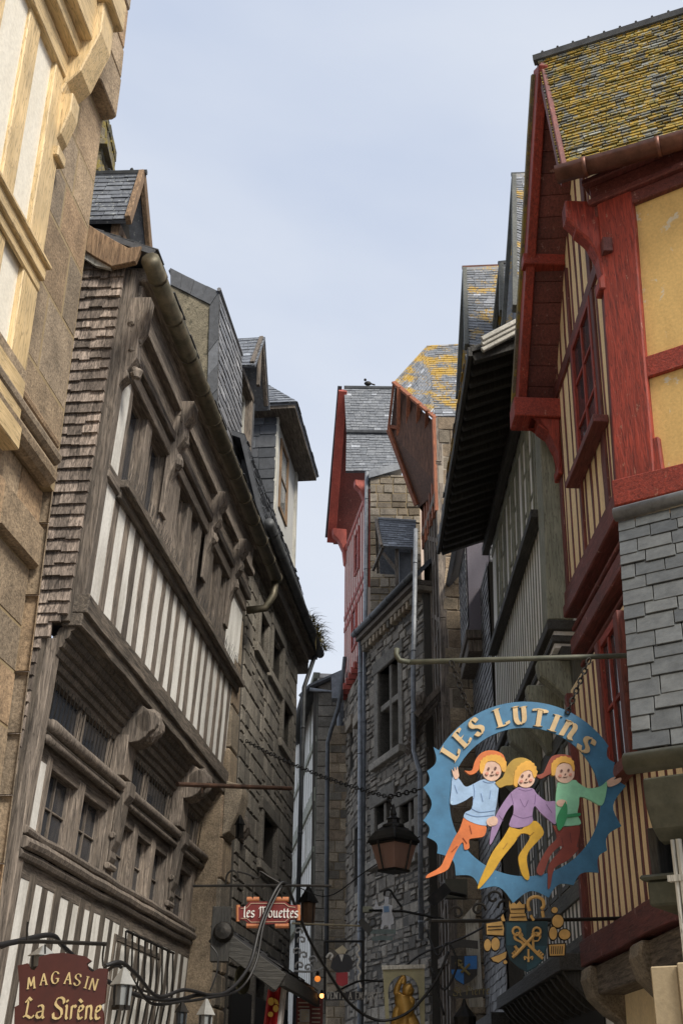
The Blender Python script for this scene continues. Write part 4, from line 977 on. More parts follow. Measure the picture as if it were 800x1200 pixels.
m = MB(); back = V((.0, 1.6, 0)); m.prism([p5_+V((.05, .1, -.08)), lo+V((.05, .05, 0)), hk+V((.05, .05, 0)), f5.P(L5, -.02, hk.z), f5.P(L5, -.02, p5_.z), p1+V((.3, .3, -.2))], V((.0, .05, 0)), 0); m.prism([p5_+V((.03, .06, -.07)), lo+V((.04, .08, 0)), hk+V((.04, .08, 0)), f5.P(.02, -.06, hk.z-.3), p4_+V((-.01, .1, -.06))], V((0, .04, 0)), 0); m.build('hood_boarding', wood('brown_boarding', (.05, .022, .014), (.14, .07, .042)), R5)
m = MB()
for t in (.12, .36, .6, .8):
    a = p5_.lerp(p4_, t)+V((0, -.07, -.06)); b = lo.lerp(hk, t*1.0)+V((.02, -.10, 0)); b.x = a.x; m.beam(b, a, .07, .05, V((0, -1, 0)), 2, .004)
m.build('hood_posts', RUSTW, R5, .004)
pipe(R5, [at_y(487, 620, 18.9), at_y(484, 790, 18.9), at_y(484.5, 880, 18.9), at_y(492, 905, 18.6), at_y(493, 1100, 18.6)], .038)
m = MB()

# ================================================================ rubble stone house with corbelled eave
f6 = frame((482, 690), 20.0, (427, 745), (-1, -.3, 0))
R6 = thing('rubble_house', 'dark rubble stone house with corbelled stone eave and mullioned windows', 'house', f6.P(0, 0, 0), f6.u)
z6 = f6.W_(482, 700); L6 = f6.U_(429, 745); ua_ = -.5
H = []
def hole(f, xa, ya, xb, yb):
    """opening from its lintel's near top corner to its far bottom corner"""
    a = f.uw(xa, ya); b = f.uw(xb, yb); u0, u1 = sorted((a[0], b[0])); return (u0, u1, min(a[1], b[1]), max(a[1], b[1]))
H.append(hole(f6, 467, 768, 444, 893)); H.append(hole(f6, 486, 935, 470, 1010)); H.append(hole(f6, 458, 935, 440, 1010))
m = MB(); body(m, f6, ua_, L6, 0, z6, -.7, -.02, H); m.build('wall', MORTAR_G, R6); m = MB(); m.box(f6, ua_, L6, -.9, -.6, 0, z6, 0); m.build('inner_wall', DARKI, R6)
m = MB(); stones(m, f6, ua_, L6, 0, z6, .19, .28, .0, H, j=.022, gap=.02, th=.05, rub=.6); m.build('stonework', RUBBLE, R6)
for h in H:
    m = MB(); c = h[0]+(h[1]-h[0])*.5
    for a, b, x, y, v in ((h[0]-.2, h[0], h[2], h[3], .03), (h[1], h[1]+.2, h[2], h[3], .03), (h[0]-.25, h[1]+.25, h[3], h[3]+.25, .04), (h[0]-.25, h[1]+.25, h[2]-.14, h[2], .12)): m.box(f6, a, b, -.3, v, x, y, 0)
    m.box(f6, c-.06, c+.06, -.25, -.03, h[2], h[3], 0); m.box(f6, h[0], h[1], -.25, -.035, h[2]+(h[3]-h[2])*.55, h[2]+(h[3]-h[2])*.55+.12, 0); m.build('window_surround', GRAN_G, R6, .012)
    window(R6, f6, h[0], h[1], h[2], h[3], -.28, OAKD, 2, 3)
m = MB(); m.box(f6, ua_-.1, L6+.05, -.2, .12, z6-.1, z6, 1)
n = 15
for k in range(n): u = ua_+(L6-ua_)*(k+.5)/n; m.box(f6, u-.05, u+.05, -.1, .11, z6-.24, z6-.105, 1)
m.build('corbel_table', GRAN_B, R6, .012)
m = MB(); m.box(f6, ua_-.1, L6+.08, -.2, .2, z6+.002, z6+.1, 1); m.build('eave_board', OAKD, R6, .005)
gutter([f6.P(ua_-.2, .24, z6+.14), f6.P(L6+.08, .24, z6+.14)], .06, LEAD, R6)
m = MB(); up = -f6.n*1.0+Z*1.2; a, b = f6.P(ua_-.2, .2, z6+.12), f6.P(L6+.05, .2, z6+.12); a2, b2 = a+up*.55, b+up*.55; deck(m, a, b, b2, a2, .05, (-1, 0, 1)); slates(m, a, b, b2, a2, .12, .2, .01, (-1, 0, 1)); m.build('roof', SL_DARK, R6)
pipe(R6, [f6.P(L6+.02, .12, z6), f6.P(L6+.02, .1, 0)], .042)
# its little dormer
d0 = at_y(487, 612, 20.4); pn6 = V((-.1, -1, .6)).normalized(); q = lambda x, y: on_plane(x, y, d0, pn6)
RD6 = thing('slated_dormer', 'small dormer with bluish slate roof above the corbelled stone eave', 'dormer', at_y(460, 690, 20.6))
A1, A2, A3, A4 = q(443, 609), q(487, 612), q(486, 642), q(449, 640)
m = MB(); slates(m, A4, A3, A2, A1, .075, .14, .008, pn6); deck(m, A4, A3, A2, A1, .04, pn6); 
o_ = V((-.02, 1.25, 0)); deck(m, A4+o_, A3+o_, A2, A1, .04, (0, 1, 1)); m.build('roof', SL_BLUE, RD6)
m = MB(); m.tube([A1+Z*.02, A2+Z*.02], .03, 6); m.build('ridge', ZINC, RD6)
m = MB(); m.beam(A4-V((.04, 0, 0)), A1-V((.04, 0, 0)), .07, .05, V((-1, 0, 0)), 2); m.beam(A4+o_-V((.04, 0, 0)), A1-V((.04, 0, 0)), .07, .05, V((-1, 0, 0)), 2)
m.beam(at_y(437, 668, 20.9), A4, .06, .05, V((-1, 0, 0)), 2)
for dx in (.25, .55): m.beam(A4+V((dx, .1, -.9)), A4+V((dx, .1, .02)), .07, .07, V((0, -1, 0)), 2, .003)
m.beam(A4+V((.0, .1, -.1)), A4+V((.25, .1, -.45)), .06, .06, V((0, -1, 0)), 2); m.build('timber_front', OAK, RD6, .004)
m = MB(); m.prism([A4+V((.3, .2, -1.1)), A3+V((0, .2, -1.1)), A3+V((0, .2, -.02)), A4+V((.3, .2, -.02))], V((0, .9, 0))); m.build('cheek', SL_DARK, RD6)
# stone gable wall rising behind the dormer
fz = F(at_y(433, 560, 22.3), V((1, 0, 0)), V((0, -1, 0)))
RZ = thing('stone_gable', 'pale rubble gable wall with zinc flashing behind the small dormer', 'wall', fz.P(0, 0, 0))
u1 = fz.U_(492, 600); zt0, zt1 = fz.W_(436, 556), fz.W_(470, 545)
m = MB(); m.box(fz, 0.02, u1, -.4, -.02, 0, zt0-.02, 0); m.build('wall', MORTAR_O, RZ)
m = MB(); stones(m, fz, 0, u1, 5, zt0, .17, .27, 0, j=.015, gap=.02, th=.05); m.build('stonework', stone('pale_rubble', (.20, .16, .11), (.36, .32, .26), (.22, .185, .14)), RZ)
m = MB(); m.prism([on_plane(x, y, fz.P(0, .05, 0), fz.n) for x, y in ((432, 552), (432, 560), (471, 549), (470, 541))], V((0, .45, 0))); m.build('zinc_flashing', ZINC, RZ)

# ================================================================ red gabled house, far
f7 = frame((430, 756), 22.6, (404, 808), (-1, -.1, 0))
R7 = thing('gabled_house', 'tall far house with dull red gable bargeboards and pink striped front', 'house', f7.P(0, 0, 0), f7.u)
zj = f7.W_(430, 756); L7 = f7.U_(403, 790); z7 = f7.W_(431, 575)
m = MB(); m.box(f7, 0, L7, -1.5, -.006, zj, z7+.15, 0); m.build('striped_plaster', PL_PINK, R7)
m = MB(); n = 11
for k in range(n): u = .05+(L7-.1)*k/(n-1); m.fb(f7, u, zj, u, z7+.1, .10, -.1, .006, 4, .005)
for w in (zj, zj+(z7-zj)*.42, zj+(z7-zj)*.5, z7): m.fb(f7, 0, w, L7, w, .12, -.1, .02, 3, .004, 1)
for k in range(9): u = .1+(L7-.2)*k/8; m.box(f7, u-.04, u+.04, -.1, .14, zj-.22, zj-.08, 1)
m.build('timbers', FARRED, R7, .005)
window(R7, f7, L7*.42, L7*.62, zj+.5, zj+(z7-zj)*.42, .03, FARRED, 1, 2, .06)
a = f7.uw(420, 640); window(R7, f7, L7*.32, L7*.5, zj+(z7-zj)*.62, z7-.3, .03, FARRED, 1, 2, .06)
fe7 = F(f7.P(0, 0, 0), V((1, 0, 0)), V((0, -1, 0)))
# slates of two pitches facing the viewer
pn7 = V((0, -1, .5)).normalized(); e7 = at_y(405, 553, 22.5); q = lambda x, y: on_plane(x, y, e7, pn7)
B1, B2, B3, B4 = q(405, 552), q(480, 552), q(480, 508), q(406, 507)
pn8 = V((0, -1, .4)).normalized(); q8 = lambda x, y: on_plane(x, y, B4, pn8); B5, B6 = q8(480, 456), q8(403, 455)
m = MB(); slates(m, B1, B2, B3, B4, .10, .17, .01, pn7); slates(m, B4, B3, B5, B6, .10, .17, .01, pn8); deck(m, B1, B2, B3, B4, .05, pn7); deck(m, B4, B3, B5, B6, .05, pn8)
m.build('roof', slate('far_slate', (.11, .12, .135), (.18, .19, .205), (.42, .24, .03), .63, 2.5), R7)
m = MB(); m.tube([B6+Z*.02, B5+Z*.02], .05, 6); m.tube([B4+V((0, -.05, 0)), B3+V((0, -.05, 0))], .05, 6); m.build('ridge', LEAD, R7)
lowp = at_y(388, 634, 26.0)
m = MB(); m.beam(B6-V((.03, 0, .05)), lowp, .42, .2, V((-1, 0, 0)), 4, .004, 0); m.build('bargeboard', FARRED, R7, .01)
m = MB(); m.beam(B6+V((-.1, 0, .06)), lowp+V((-.1, 0, .1)), .1, .1, V((-1, 0, 0)), 4, .004, 0); m.build('verge_edge', LEAD, R7)
m = MB(); m.prism([B6+V((.05, .05, -.1)), lowp+V((.05, 0, 0)), lowp+V((1.0, 0, 0)), B6+V((1.0, .05, -.1))], V((.0, .08, -.05)), 1); m.build('verge_boarding', MAROON, R7)
prof = [(-.02, -1.5), (.06, -1.45), (.12, -.9), (.3, -.5), (.5, -.3), (.52, -.02), (-.02, -.02)]
for uu, zz, s_ in ((0.05, e7.z-.1, .5), (L7-.15, lowp.z+.1, .62)): m = MB(); m.prism([f7.P(uu, v*s_, zz+x*s_) for v, x in prof], f7.u*.2); m.build('bracket', FARRED, R7, .02)
H = [hole(f7, 427, 838, 418, 905), hole(f7, 414, 850, 409, 905), hole(f7, 424, 960, 414, 1040)]
m = MB(); body(m, f7, -.3, L7, 0, zj-.25, -.6, -.02, H); m.build('lower_wall', MORTAR_G, R7); m = MB(); m.box(f7, -.3, L7, -.9, -.5, 0, zj-.3, 0); m.build('inner_wall', DARKI, R7)
m = MB(); stones(m, f7, -.3, L7, 0, zj-.25, .24, .34, .0, H, j=.02, gap=.02, th=.05, rub=.55); m.build('stonework', RUBBLE, R7)
for h in H[:2]:
    m = MB(); m.box(f7, h[0]-.1, h[1]+.1, -.2, .08, h[3], h[3]+.22, 1); m.box(f7, h[0], h[1], -.2, -.04, (h[2]+h[3])/2, (h[2]+h[3])/2+.12, 1); m.build('window_surround', GRAN_B, R7, .01); window(R7, f7, h[0], h[1], h[2], h[3], -.25, OAKD, 2, 2)
pipe(R7, [e7+V((.45, -.1, -.05)), f7.P(-.1, .15, 0)], .045)
pipe(R7, [f7.P(L7+.05, .1, zj+.2), f7.P(L7+.05, .1, 0)], .045)
m = MB(); c = B6+(B5-B6)*.36+Z*.08; m.blob(c+Z*.06, (.09, .05, .06), .05); m.blob(c+V((-.06, 0, .16)), .035, .05); m.tube([c+V((.05, 0, .06)), c+V((.17, 0, .02))], .02, 5)
tag(m.build('bird', IRON, None, 0, True), 'small dark bird perched on the ridge of the far red gabled house', 'bird')

# ================================================================ white timbered house at the bend
f8 = frame((371, 863), 26.0, (347, 928), (-1, 0, 0))
R8 = thing('white_house', 'small white panelled house with grey timbers at the street bend', 'house', f8.P(0, 0, 0), f8.u)
z8 = f8.W_(367, 806); L8 = f8.U_(346, 900)+.3; fe8 = F(f8.P(0, 0, 0), V((1, 0, 0)), V((0, -1, 0)))
wA = f8.W_(367.6, 872)
m = MB(); m.box(f8, 0, L8, -1.5, -.006, 0, z8, 0); m.build('wall', PL_WHITE, R8)
m = MB(); n = 12
for k in range(n): u = .12+(L8-.15)*k/(n-1); m.fb(f8, u, 0, u, wA-.05, .03, -.05, .004, 2, 0)
for k in range(5): u = .15+(L8-.3)*k/4; m.fb(f8, u, wA, u, z8-.05, .09, -.05, .01, 3, .004)
wB, wC = f8.W_(372, 925), f8.W_(372, 988); 
m.fb(f8, 0, wA-.05, L8, wA-.05, .14, -.05, .03, 3, .004, 1); m.fb(f8, 0, wB, L8, wB, .3, -.05, .04, 3, .004, 1); m.fb(f8, 0, wC, L8, wC, .12, -.05, .04, 3, .004, 1); m.fb(f8, 0, z8-.05, L8, z8-.05, .15, -.05, .1, 3, .004, 1)
m.fb(f8, .04, 0, .04, z8, .08, -.05, .01, 3, .004)
wD = f8.W_(372, 1050)
m.fb(f8, 0, wD, L8, wD, .3, -.05, .1, 3, .004, 1); m.build('timber_frame', GREY, R8, .006)
for k in range(3): a = .35+k*(L8-.4)/3; window(R8, f8, a, a+(L8-.9)/3, wC+.1, wB-.2, .01, PALEW, 3, 1, .05, GLASSB); window(R8, f8, a, a+(L8-.9)/3*.6, wA+.1, z8-.25, .01, PALEW, 2, 1, .05, GLASSB)
pa = fe8.P(0, 0, 0); qq = lambda x, y: on_plane(x, y, pa, fe8.n)
m = MB(); m.prism([fe8.P(0, 0, 0), fe8.P(1.3, 0, 0), qq(400, 792), qq(367, 808)], V((0, .5, 0))); m.build('end_wall', MORTAR_G, R8)
m = MB(); stones(m, fe8, .02, 1.3, 0, z8-.1, .3, .5, .03, j=.006, gap=.012, th=.04); m.build('stonework', GRAN_G, R8)
m = MB(); a = qq(352, 818)+V((0, -.1, 0)); b = qq(363, 806)+V((0, -.1, 0)); c = qq(404, 788)+V((0, -.1, 0)); m.tube([a, b, c], .06, 6); 
deck(m, b, c, c+f8.u*5, b+f8.u*5, .06, (0, 0, 1)); deck(m, a, b, b+f8.u*5, a+f8.u*5, .06, (0, 0, 1)); m.build('roof', LEAD, R8)
pipe(R8, [b+V((.0, -.1, -.1)), fe8.P(.55, .15, z8-.5), fe8.P(.55, .12, 0)], .045)
# stone strip house between white house and red gable
f9 = F(at_y(388, 800, 25.0), V((sin(radians(-16)), cos(radians(-16)), 0)), V((-1, -.3, 0)))
R9 = thing('narrow_stone_house', 'narrow buff stone house squeezed between white house and red gable', 'house', f9.P(0, 0, 0), f9.u)
z9 = f9.W_(400, 810)
f9e = F(at_y(386, 900, 25.2), V((1, 0, 0)), V((0, -1, 0)))
z9 = f9e.W_(390, 850)
m = MB(); m.box(f9e, 0, 1.2, -1.0, -.02, 0, z9, 0); m.build('wall', MORTAR_O, R9); m = MB(); stones(m, f9e, 0, 1.2, 0, z9, .2, .3, 0, j=.015, th=.04); m.build('stonework', GRAN_B, R9)
m = MB(); cp = [at_y(x, y, 25.0) for x, y in ((404, 770), (401, 800), (396, 830), (388, 855), (384, 870), (383.5, 900), (383, 1000), (382.5, 1120))]; m.tube(cp, .045, 8); m.build('curved_gutter', LEAD, R9, 0, True)
m = MB(); m.prism([at_y(x, y, 25.1) for x, y in ((388, 792), (402, 784), (402, 818), (389, 818))], V((0, .3, 0))); m.build('slate_cheek', ZINC, R9)
# dark end of the street round the bend
fk = F(V((-4, 34, 0)), V((1, 0, 0)), V((0, -1, 0)))
RK = thing('stone_house', 'dim stone house closing the street beyond the bend', 'house', fk.P(3, 0, 0))
m = MB(); m.box(fk, 0, 8, -3, -.03, 0, 6.3, 0); m.build('wall', MORTAR_G, RK); m = MB(); stones(m, fk, 0, 8, 0, 6.3, .3, .45, 0, j=.015); m.build('stonework', RUBBLE, RK)
m = MB(); a, b = fk.P(-.2, .2, 6.3), fk.P(8.2, .2, 6.3); up = V((0, 1.5, 1.6)); deck(m, a, b, b+up, a+up, .1, (0, -1, 1)); m.build('roof', SL_DARK, RK)
# ================================================================ near right: slate canopy, bay and wall
cBL = at_y(742, 884, 6.0); cTL = at_y(724, 612, 7.35); cBR = at_z(800, 872, cBL.z); cTR = at_z(800, 593, cTL.z)
d1 = (cTR-cTL).normalized()
RN = thing('slate_canopy', 'near right lean-to roof of thick grey slates with zinc ridge', 'canopy', cBL-Z*(cBL.z-.0), None)
BR, TR = cBL+d1*2.6, cTL+d1*2.6
m = MB(); slates(m, cBL, BR, TR, cTL, .15, .2, .009, (-.4, -1, 1), .13); m.build('roof', SL_NEAR, RN, .002)
m = MB(); deck(m, cBL+V((.02, 0, -.02)), BR-Z*.02, TR-Z*.02, cTL+V((.02, 0, -.02)), .06, (-.4, -1, 1)); m.build('roof_deck', OAKD, RN)
m = MB(); m.tube([cTL+Z*.06-d1*.02, TR+Z*.06], .05, 10); m.build('ridge', ZINC, RN, 0, True)
gutter([cBL-d1*.04+V((-.02, -.06, -.06)), BR+V((-.02, -.06, -.06))], .055, IRONG, RN)
fn = F(at_y(790, 990, 6.15), d1, V((-.4, -1, 0)))
m = MB(); zb = cBL.z-.12
prof = [(0, -.30), (.06, -.29), (.14, -.24), (.2, -.14), (.21, -.05), (.21, 0), (0, 0)]
m.prism([fn.P(-.06, v, zb+x) for v, x in prof], fn.u*2.2); m.build('soffit_cove', IRONG, RN, .01)
m = MB(); a = fn.uw(757, 1032); b = fn.uw(790, 1060); m.box(fn, a[0], .9, -.5, .0, b[1], a[1], 0); m.box(fn, a[0]-.03, .9, -.5, .03, a[1], a[1]+.025, 1); m.build('bay_sill', IRONG, RN, .012)
m = MB(); m.box(fn, a[0]+.02, a[0]+.07, -.4, -.02, a[1], zb-.2, 0); m.box(fn, a[0]+.3, a[0]+.36, -.1, -.02, a[1], zb-.2, 0); m.box(fn, a[0]+.02, .9, -.5, -.3, a[1], zb-.2, 0); m.build('bay_frame', BLACKW, RN, .005)
m = MB(); m.box(fn, a[0]+.07, .9, -.2, -.19, a[1]+.02, zb-.2, 0); m.build('pane', GLASS, RN)
m = MB()
for k, px in enumerate((789, 796)): x = fn.U_(px, 1000, .12); m.tube([fn.P(x, .12, 0), fn.P(x, .12, zb-.3)], .012+.004*k, 7)
for w in (zb-.5, zb-.95): m.box(fn, x-.07, x+.03, .1, .14, w, w+.03, 0)
m.build('cable_conduit', PALEW, RN)
m = MB(); x = fn.U_(764, 1165, .3); wtp_ = fn.W_(775, 1132, .3); m.box(fn, x, x+.13, -.3, .3, 0, wtp_, 0); m.box(fn, x+.135, x+.8, -.3, .32, 0, wtp_+.01, 0); m.build('board_panel', plaster('tan_board', (.42, .34, .22), (.30, .24, .15), .3), RN, .006)
m = MB(); m.box(fn, .02, 2.6, -1.2, -.3, 0, zb, 0); m.build('wall', MORTAR_O, RN)

# ================================================================ broad-nib lettering
G = {'L': (.66, [[(.15, 1), (.15, 0)], [(.0, 1), (.3, 1)], [(0, 0), (.6, 0), (.64, .18)]]),
 'E': (.62, [[(.12, 1), (.12, 0)], [(0, 1), (.52, 1), (.54, .85)], [(.1, .52), (.42, .52)], [(0, 0), (.56, 0), (.58, .16)]]),
 'S': (.62, [[(.56, .78), (.45, 1), (.2, 1), (.05, .8), (.15, .58), (.45, .45), (.6, .25), (.45, .02), (.2, 0), (.04, .2)]]),
 'U': (.76, [[(.1, 1), (.1, .3), (.25, .03), (.45, .0), (.62, .25), (.62, 1)], [(0, 1), (.22, 1)], [(.5, 1), (.74, 1)]]),
 'T': (.7, [[(.35, 1), (.35, 0)], [(.02, .86), (.06, 1), (.66, 1), (.7, .86)], [(.2, 0), (.5, 0)]]),
 'I': (.32, [[(.15, 1), (.15, 0)], [(0, 1), (.3, 1)], [(0, 0), (.3, 0)]]),
 'n*': (.78, [[(.1, 1), (.1, 0)], [(.1, .72), (.28, 1), (.5, .98), (.62, .75), (.58, .2), (.74, .05)], [(0, 1), (.14, 1)]]),
 'M': (.92, [[(.1, 0), (.2, 1)], [(.2, 1), (.45, .2)], [(.45, .2), (.72, 1)], [(.72, 1), (.8, 0)], [(0, 0), (.22, 0)], [(.68, 0), (.93, 0)]]),
 'A': (.76, [[(.08, 0), (.38, 1)], [(.38, 1), (.68, 0)], [(.2, .35), (.58, .35)], [(0, 0), (.2, 0)], [(.55, 0), (.8, 0)]]),
 'G': (.74, [[(.65, .82), (.5, 1), (.25, 1), (.05, .7), (.05, .3), (.25, .0), (.5, .0), (.65, .15), (.65, .42)], [(.45, .42), (.75, .42)]]),
 'N': (.78, [[(.1, 0), (.1, 1)], [(.1, 1), (.65, 0)], [(.65, 0), (.65, 1)], [(0, 0), (.2, 0)], [(.55, 1), (.75, 1)]]),
 'V': (.62, [[(0, 1), (.3, 0)], [(.3, 0), (.6, 1)]]), 'O': (.68, [[(.33, 1), (.08, .75), (.08, .25), (.33, 0), (.58, .25), (.58, .75), (.33, 1)]]),
 'P': (.6, [[(.1, 0), (.1, 1)], [(.1, 1), (.42, 1), (.58, .78), (.42, .52), (.1, .5)]]),
 'R': (.66, [[(.1, 0), (.1, 1)], [(.1, 1), (.42, 1), (.58, .78), (.42, .52), (.1, .5)], [(.3, .5), (.65, 0)]]),
 'l': (.26, [[(.12, 1.05), (.12, .1), (.24, 0)]]), 'e': (.44, [[(.12, .1), (.12, .5), (.28, .64), (.4, .5), (.14, .32)], [(.12, .1), (.25, 0), (.4, .1)]]),
 's': (.44, [[(.4, .54), (.28, .64), (.1, .5), (.15, .38), (.36, .25), (.38, .1), (.25, 0), (.08, .1)]]),
 'o': (.5, [[(.25, .64), (.1, .5), (.1, .12), (.25, 0)], [(.25, .64), (.42, .5), (.42, .12), (.25, 0)]]),
 'u': (.54, [[(.05, .64), (.12, .55), (.12, .1), (.25, 0)], [(.25, 0), (.4, .12)], [(.4, .64), (.42, .1), (.52, 0)]]),
 't': (.34, [[(.15, .85), (.15, .1), (.3, 0)], [(.02, .6), (.34, .6)]]), 'a': (.5, [[(.1, .55), (.25, .64), (.4, .52), (.4, .1), (.5, 0)], [(.4, .35), (.1, .26), (.1, .08), (.25, 0), (.4, .12)]]),
 'i': (.24, [[(.05, .64), (.12, .55), (.12, .1), (.22, 0)], [(.1, .88), (.15, .8)]]), 'r': (.38, [[(.12, .62), (.12, 0)], [(.12, .48), (.28, .64), (.38, .54)]]),
 'n': (.52, [[(.1, .62), (.1, 0)], [(.1, .48), (.28, .64), (.4, .5), (.4, .1), (.5, 0)]]),
 'è': (.44, [[(.12, .1), (.12, .5), (.28, .64), (.4, .5), (.14, .32)], [(.12, .1), (.25, 0), (.4, .1)], [(.12, .92), (.3, .78)]]),
 'Lg': (.62, [[(.22, 1), (.15, .1)], [(0, .04), (.18, .12), (.44, 0), (.6, .14)], [(.2, 1), (.38, .86)], [(.05, .75), (.18, .9)]]),
 'Sg': (.66, [[(.62, .9), (.45, 1), (.22, .95), (.12, .72), (.3, .55), (.52, .42), (.56, .15), (.35, 0), (.08, .06)], [(.62, .9), (.66, .72)], [(.08, .06), (.04, .26)]]),
 'Mg': (1.0, [[(.05, .82), (.2, 1), (.2, .12), (.08, 0)], [(.2, .9), (.4, 1), (.5, .85), (.5, .0)], [(.5, .85), (.68, 1), (.82, .85), (.82, .12), (.95, 0)]]), ' ': (.35, [])}
def smooth_line(p, k=3):
    if len(p) < 3: return p
    out = []
    for i in range(len(p)-1):
        a, b, c, d = p[max(i-1, 0)], p[i], p[i+1], p[min(i+2, len(p)-1)]
        for q in range(k):
            t = q/k; out.append(tuple(.5*((2*b[n])+(-a[n]+c[n])*t+(2*a[n]-5*b[n]+4*c[n]-d[n])*t*t+(-a[n]+3*b[n]-3*c[n]+d[n])*t**3) for n in (0, 1)))
    out.append(p[-1]); return out
def glyph(mb, f, ch, u, w, h, nib, ang, v, th, rot=0, xs=1, mi=0, sm=True):
    wd, st = G[ch]; ca, sa = cos(rot), sin(rot); na, nb = cos(ang)*nib/2, sin(ang)*nib/2; k = 0
    for s_ in st:
        pts = smooth_line(s_) if sm else s_
        for a, b in zip(pts, pts[1:]):
            a = (a[0]*xs, a[1]); b = (b[0]*xs, b[1]); dx, dy = b[0]-a[0], b[1]-a[1]; l_ = math.hypot(dx, dy) or 1e-6
            # keep a minimum stroke width perpendicular to the stroke
            cr_ = abs(dx*nb*2-dy*na*2)/l_; px, py = -dy/l_*.035, dx/l_*.035
            if cr_ < .05: q = [(a[0]+px, a[1]+py), (b[0]+px, b[1]+py), (b[0]-px, b[1]-py), (a[0]-px, a[1]-py)]
            else: q = [(a[0]-na, a[1]-nb), (a[0]+na, a[1]+nb), (b[0]+na, b[1]+nb), (b[0]-na, b[1]-nb)]
            k += 1; vv = v+th+k*.0003
            P3 = [f.P(u+(x*ca-y*sa)*h, vv, w+(x*sa+y*ca)*h) for x, y in q]; mb.prism(P3, -f.n*(th+k*.0003), mi)
    return wd*xs*h
def text(mb, f, chars, u, w, h, nib=.14, ang=.6, v=0, th=.004, gap=.12, slope=0, xs=1):
    for c in chars: wd = glyph(mb, f, c, u, w, h, nib, ang, v, th, 0, xs); u += wd+gap*h; w += slope*(wd+gap*h)
    return u
FLAT = {}
def flatm(name, c, rough=.55, wear=.15):
    if name not in FLAT: FLAT[name] = paint(name, c, rough, wear)
    return FLAT[name]
class Panel:
    """a painted sign standing in a wall plane; shapes are read in a local drawing grid"""
    def __init__(s, f, tr, root): s.f = f; s.tr = tr; s.root = root; s.n = 0
    def uw(s, x, y): return s.f.uw(*s.tr(x, y))
    def shape(s, name, pts, mat, v0, v1, sm=0, parent=None):
        if sm: pts = smooth_line(pts+[pts[0]], sm)[:-1]
        s.n += 1; e = s.n*.0002; m = MB()
        P3 = []
        for x, y in pts: u, w = s.uw(x, y); P3.append(s.f.P(u, v1+e, w))
        m.prism(P3, -s.f.n*(v1+e-v0)); return m.build(name, mat, parent or s.root)
    def multi(s, name, shapes, mat, v0, v1, sm=0, parent=None):
        m = MB()
        for pts in shapes:
            if sm: pts = smooth_line(pts+[pts[0]], sm)[:-1]
            s.n += 1; e = s.n*.0002; P3 = [s.f.P(s.uw(x, y)[0], v1+e, s.uw(x, y)[1]) for x, y in pts]; m.prism(P3, -s.f.n*(v1+e-v0))
        return m.build(name, mat, parent or s.root)
    def line(s, mb, pts, r, v, n=6, sm=3):
        pts = smooth_line(pts, sm) if sm else pts
        mb.tube([s.f.P(s.uw(x, y)[0], v, s.uw(x, y)[1]) for x, y in pts], r, n)
def ell(cx, cy, rx, ry, n=18, rot=0): return [(cx+rx*cos(2*pi*k/n)*cos(rot)-ry*sin(2*pi*k/n)*sin(rot), cy+rx*cos(2*pi*k/n)*sin(rot)+ry*sin(2*pi*k/n)*cos(rot)) for k in range(n)]

# ================================================================ big round sign with three figures
ds = 7.0; fsn = F(at_y(613, 935, ds), V((1, .03, 0)), V((0, -1, 0)))
RS = thing('hanging_sign', 'round blue cut-out sign LES LUTINS with three painted dancing elves', 'sign', fsn.P(0, 0, at_y(613, 1040, ds).z))
tz = lambda x, y: (480+x/3.077, 800+y/3.077)
PS = Panel(fsn, tz, RS)
cx, cy = 415, 430
cusps = [(85, 232), (62, 318), (48, 378), (48, 497), (62, 557), (98, 615), (165, 695), (252, 745), (372, 795), (500, 775), (590, 730), (680, 685), (710, 605), (762, 517), (778, 372), (738, 288), (712, 232)]
outer = []
for (a, b) in zip(cusps, cusps[1:]):
    for k in range(8):
        t = k/8; x = a[0]+(b[0]-a[0])*t; y = a[1]+(b[1]-a[1])*t; l_ = math.hypot(b[0]-a[0], b[1]-a[1]); d_ = sin(pi*t)*l_*.26
        nx, ny = cx-x, cy-y; q = math.hypot(nx, ny); outer.append((x+nx/q*d_, y+ny/q*d_))
outer.append(cusps[-1])
a0_ = math.atan2(cusps[-1][1]-cy, cusps[-1][0]-cx); a1_ = math.atan2(cusps[0][1]-cy, cusps[0][0]-cx)-2*pi
a1_ = a1_ if a1_ < a0_ else a1_-2*pi
if a1_ < -2*pi: a1_ += 2*pi
R_ = 362
for k in range(25):
    t = a0_+(a1_-a0_)*k/24; outer.append((cx+cos(t)*R_, cy+sin(t)*R_))
N_ = len(outer); m = MB(); th = .012
vo = []; vi = []
for x, y in outer:
    t = math.atan2(y-cy, x-cx); vo.append(PS.uw(x, y)); vi.append(PS.uw(cx+cos(t)*272, cy+sin(t)*268))
vs = [fsn.P(u, 0, w) for u, w in vo]+[fsn.P(u, 0, w) for u, w in vi]+[fsn.P(u, -th, w) for u, w in vo]+[fsn.P(u, -th, w) for u, w in vi]
fs = []
for i in range(N_):
    j = (i+1) % N_; fs += [(i, j, N_+j, N_+i), (2*N_+j, 2*N_+i, 3*N_+i, 3*N_+j), (i, 2*N_+i, 2*N_+j, j), (N_+i, N_+j, 3*N_+j, 3*N_+i)]
m.add(vs, fs); m.build('ring', paint('sign_blue', (.045, .17, .31), .5, .12, (.30, .38, .42)), RS, .001)
m = MB(); LM = flatm('sign_cream_letter', (.62, .45, .24))
uc_, wc_ = PS.uw(cx, cy); sc = abs(PS.uw(cx+100, cy)[0]-uc_)/100
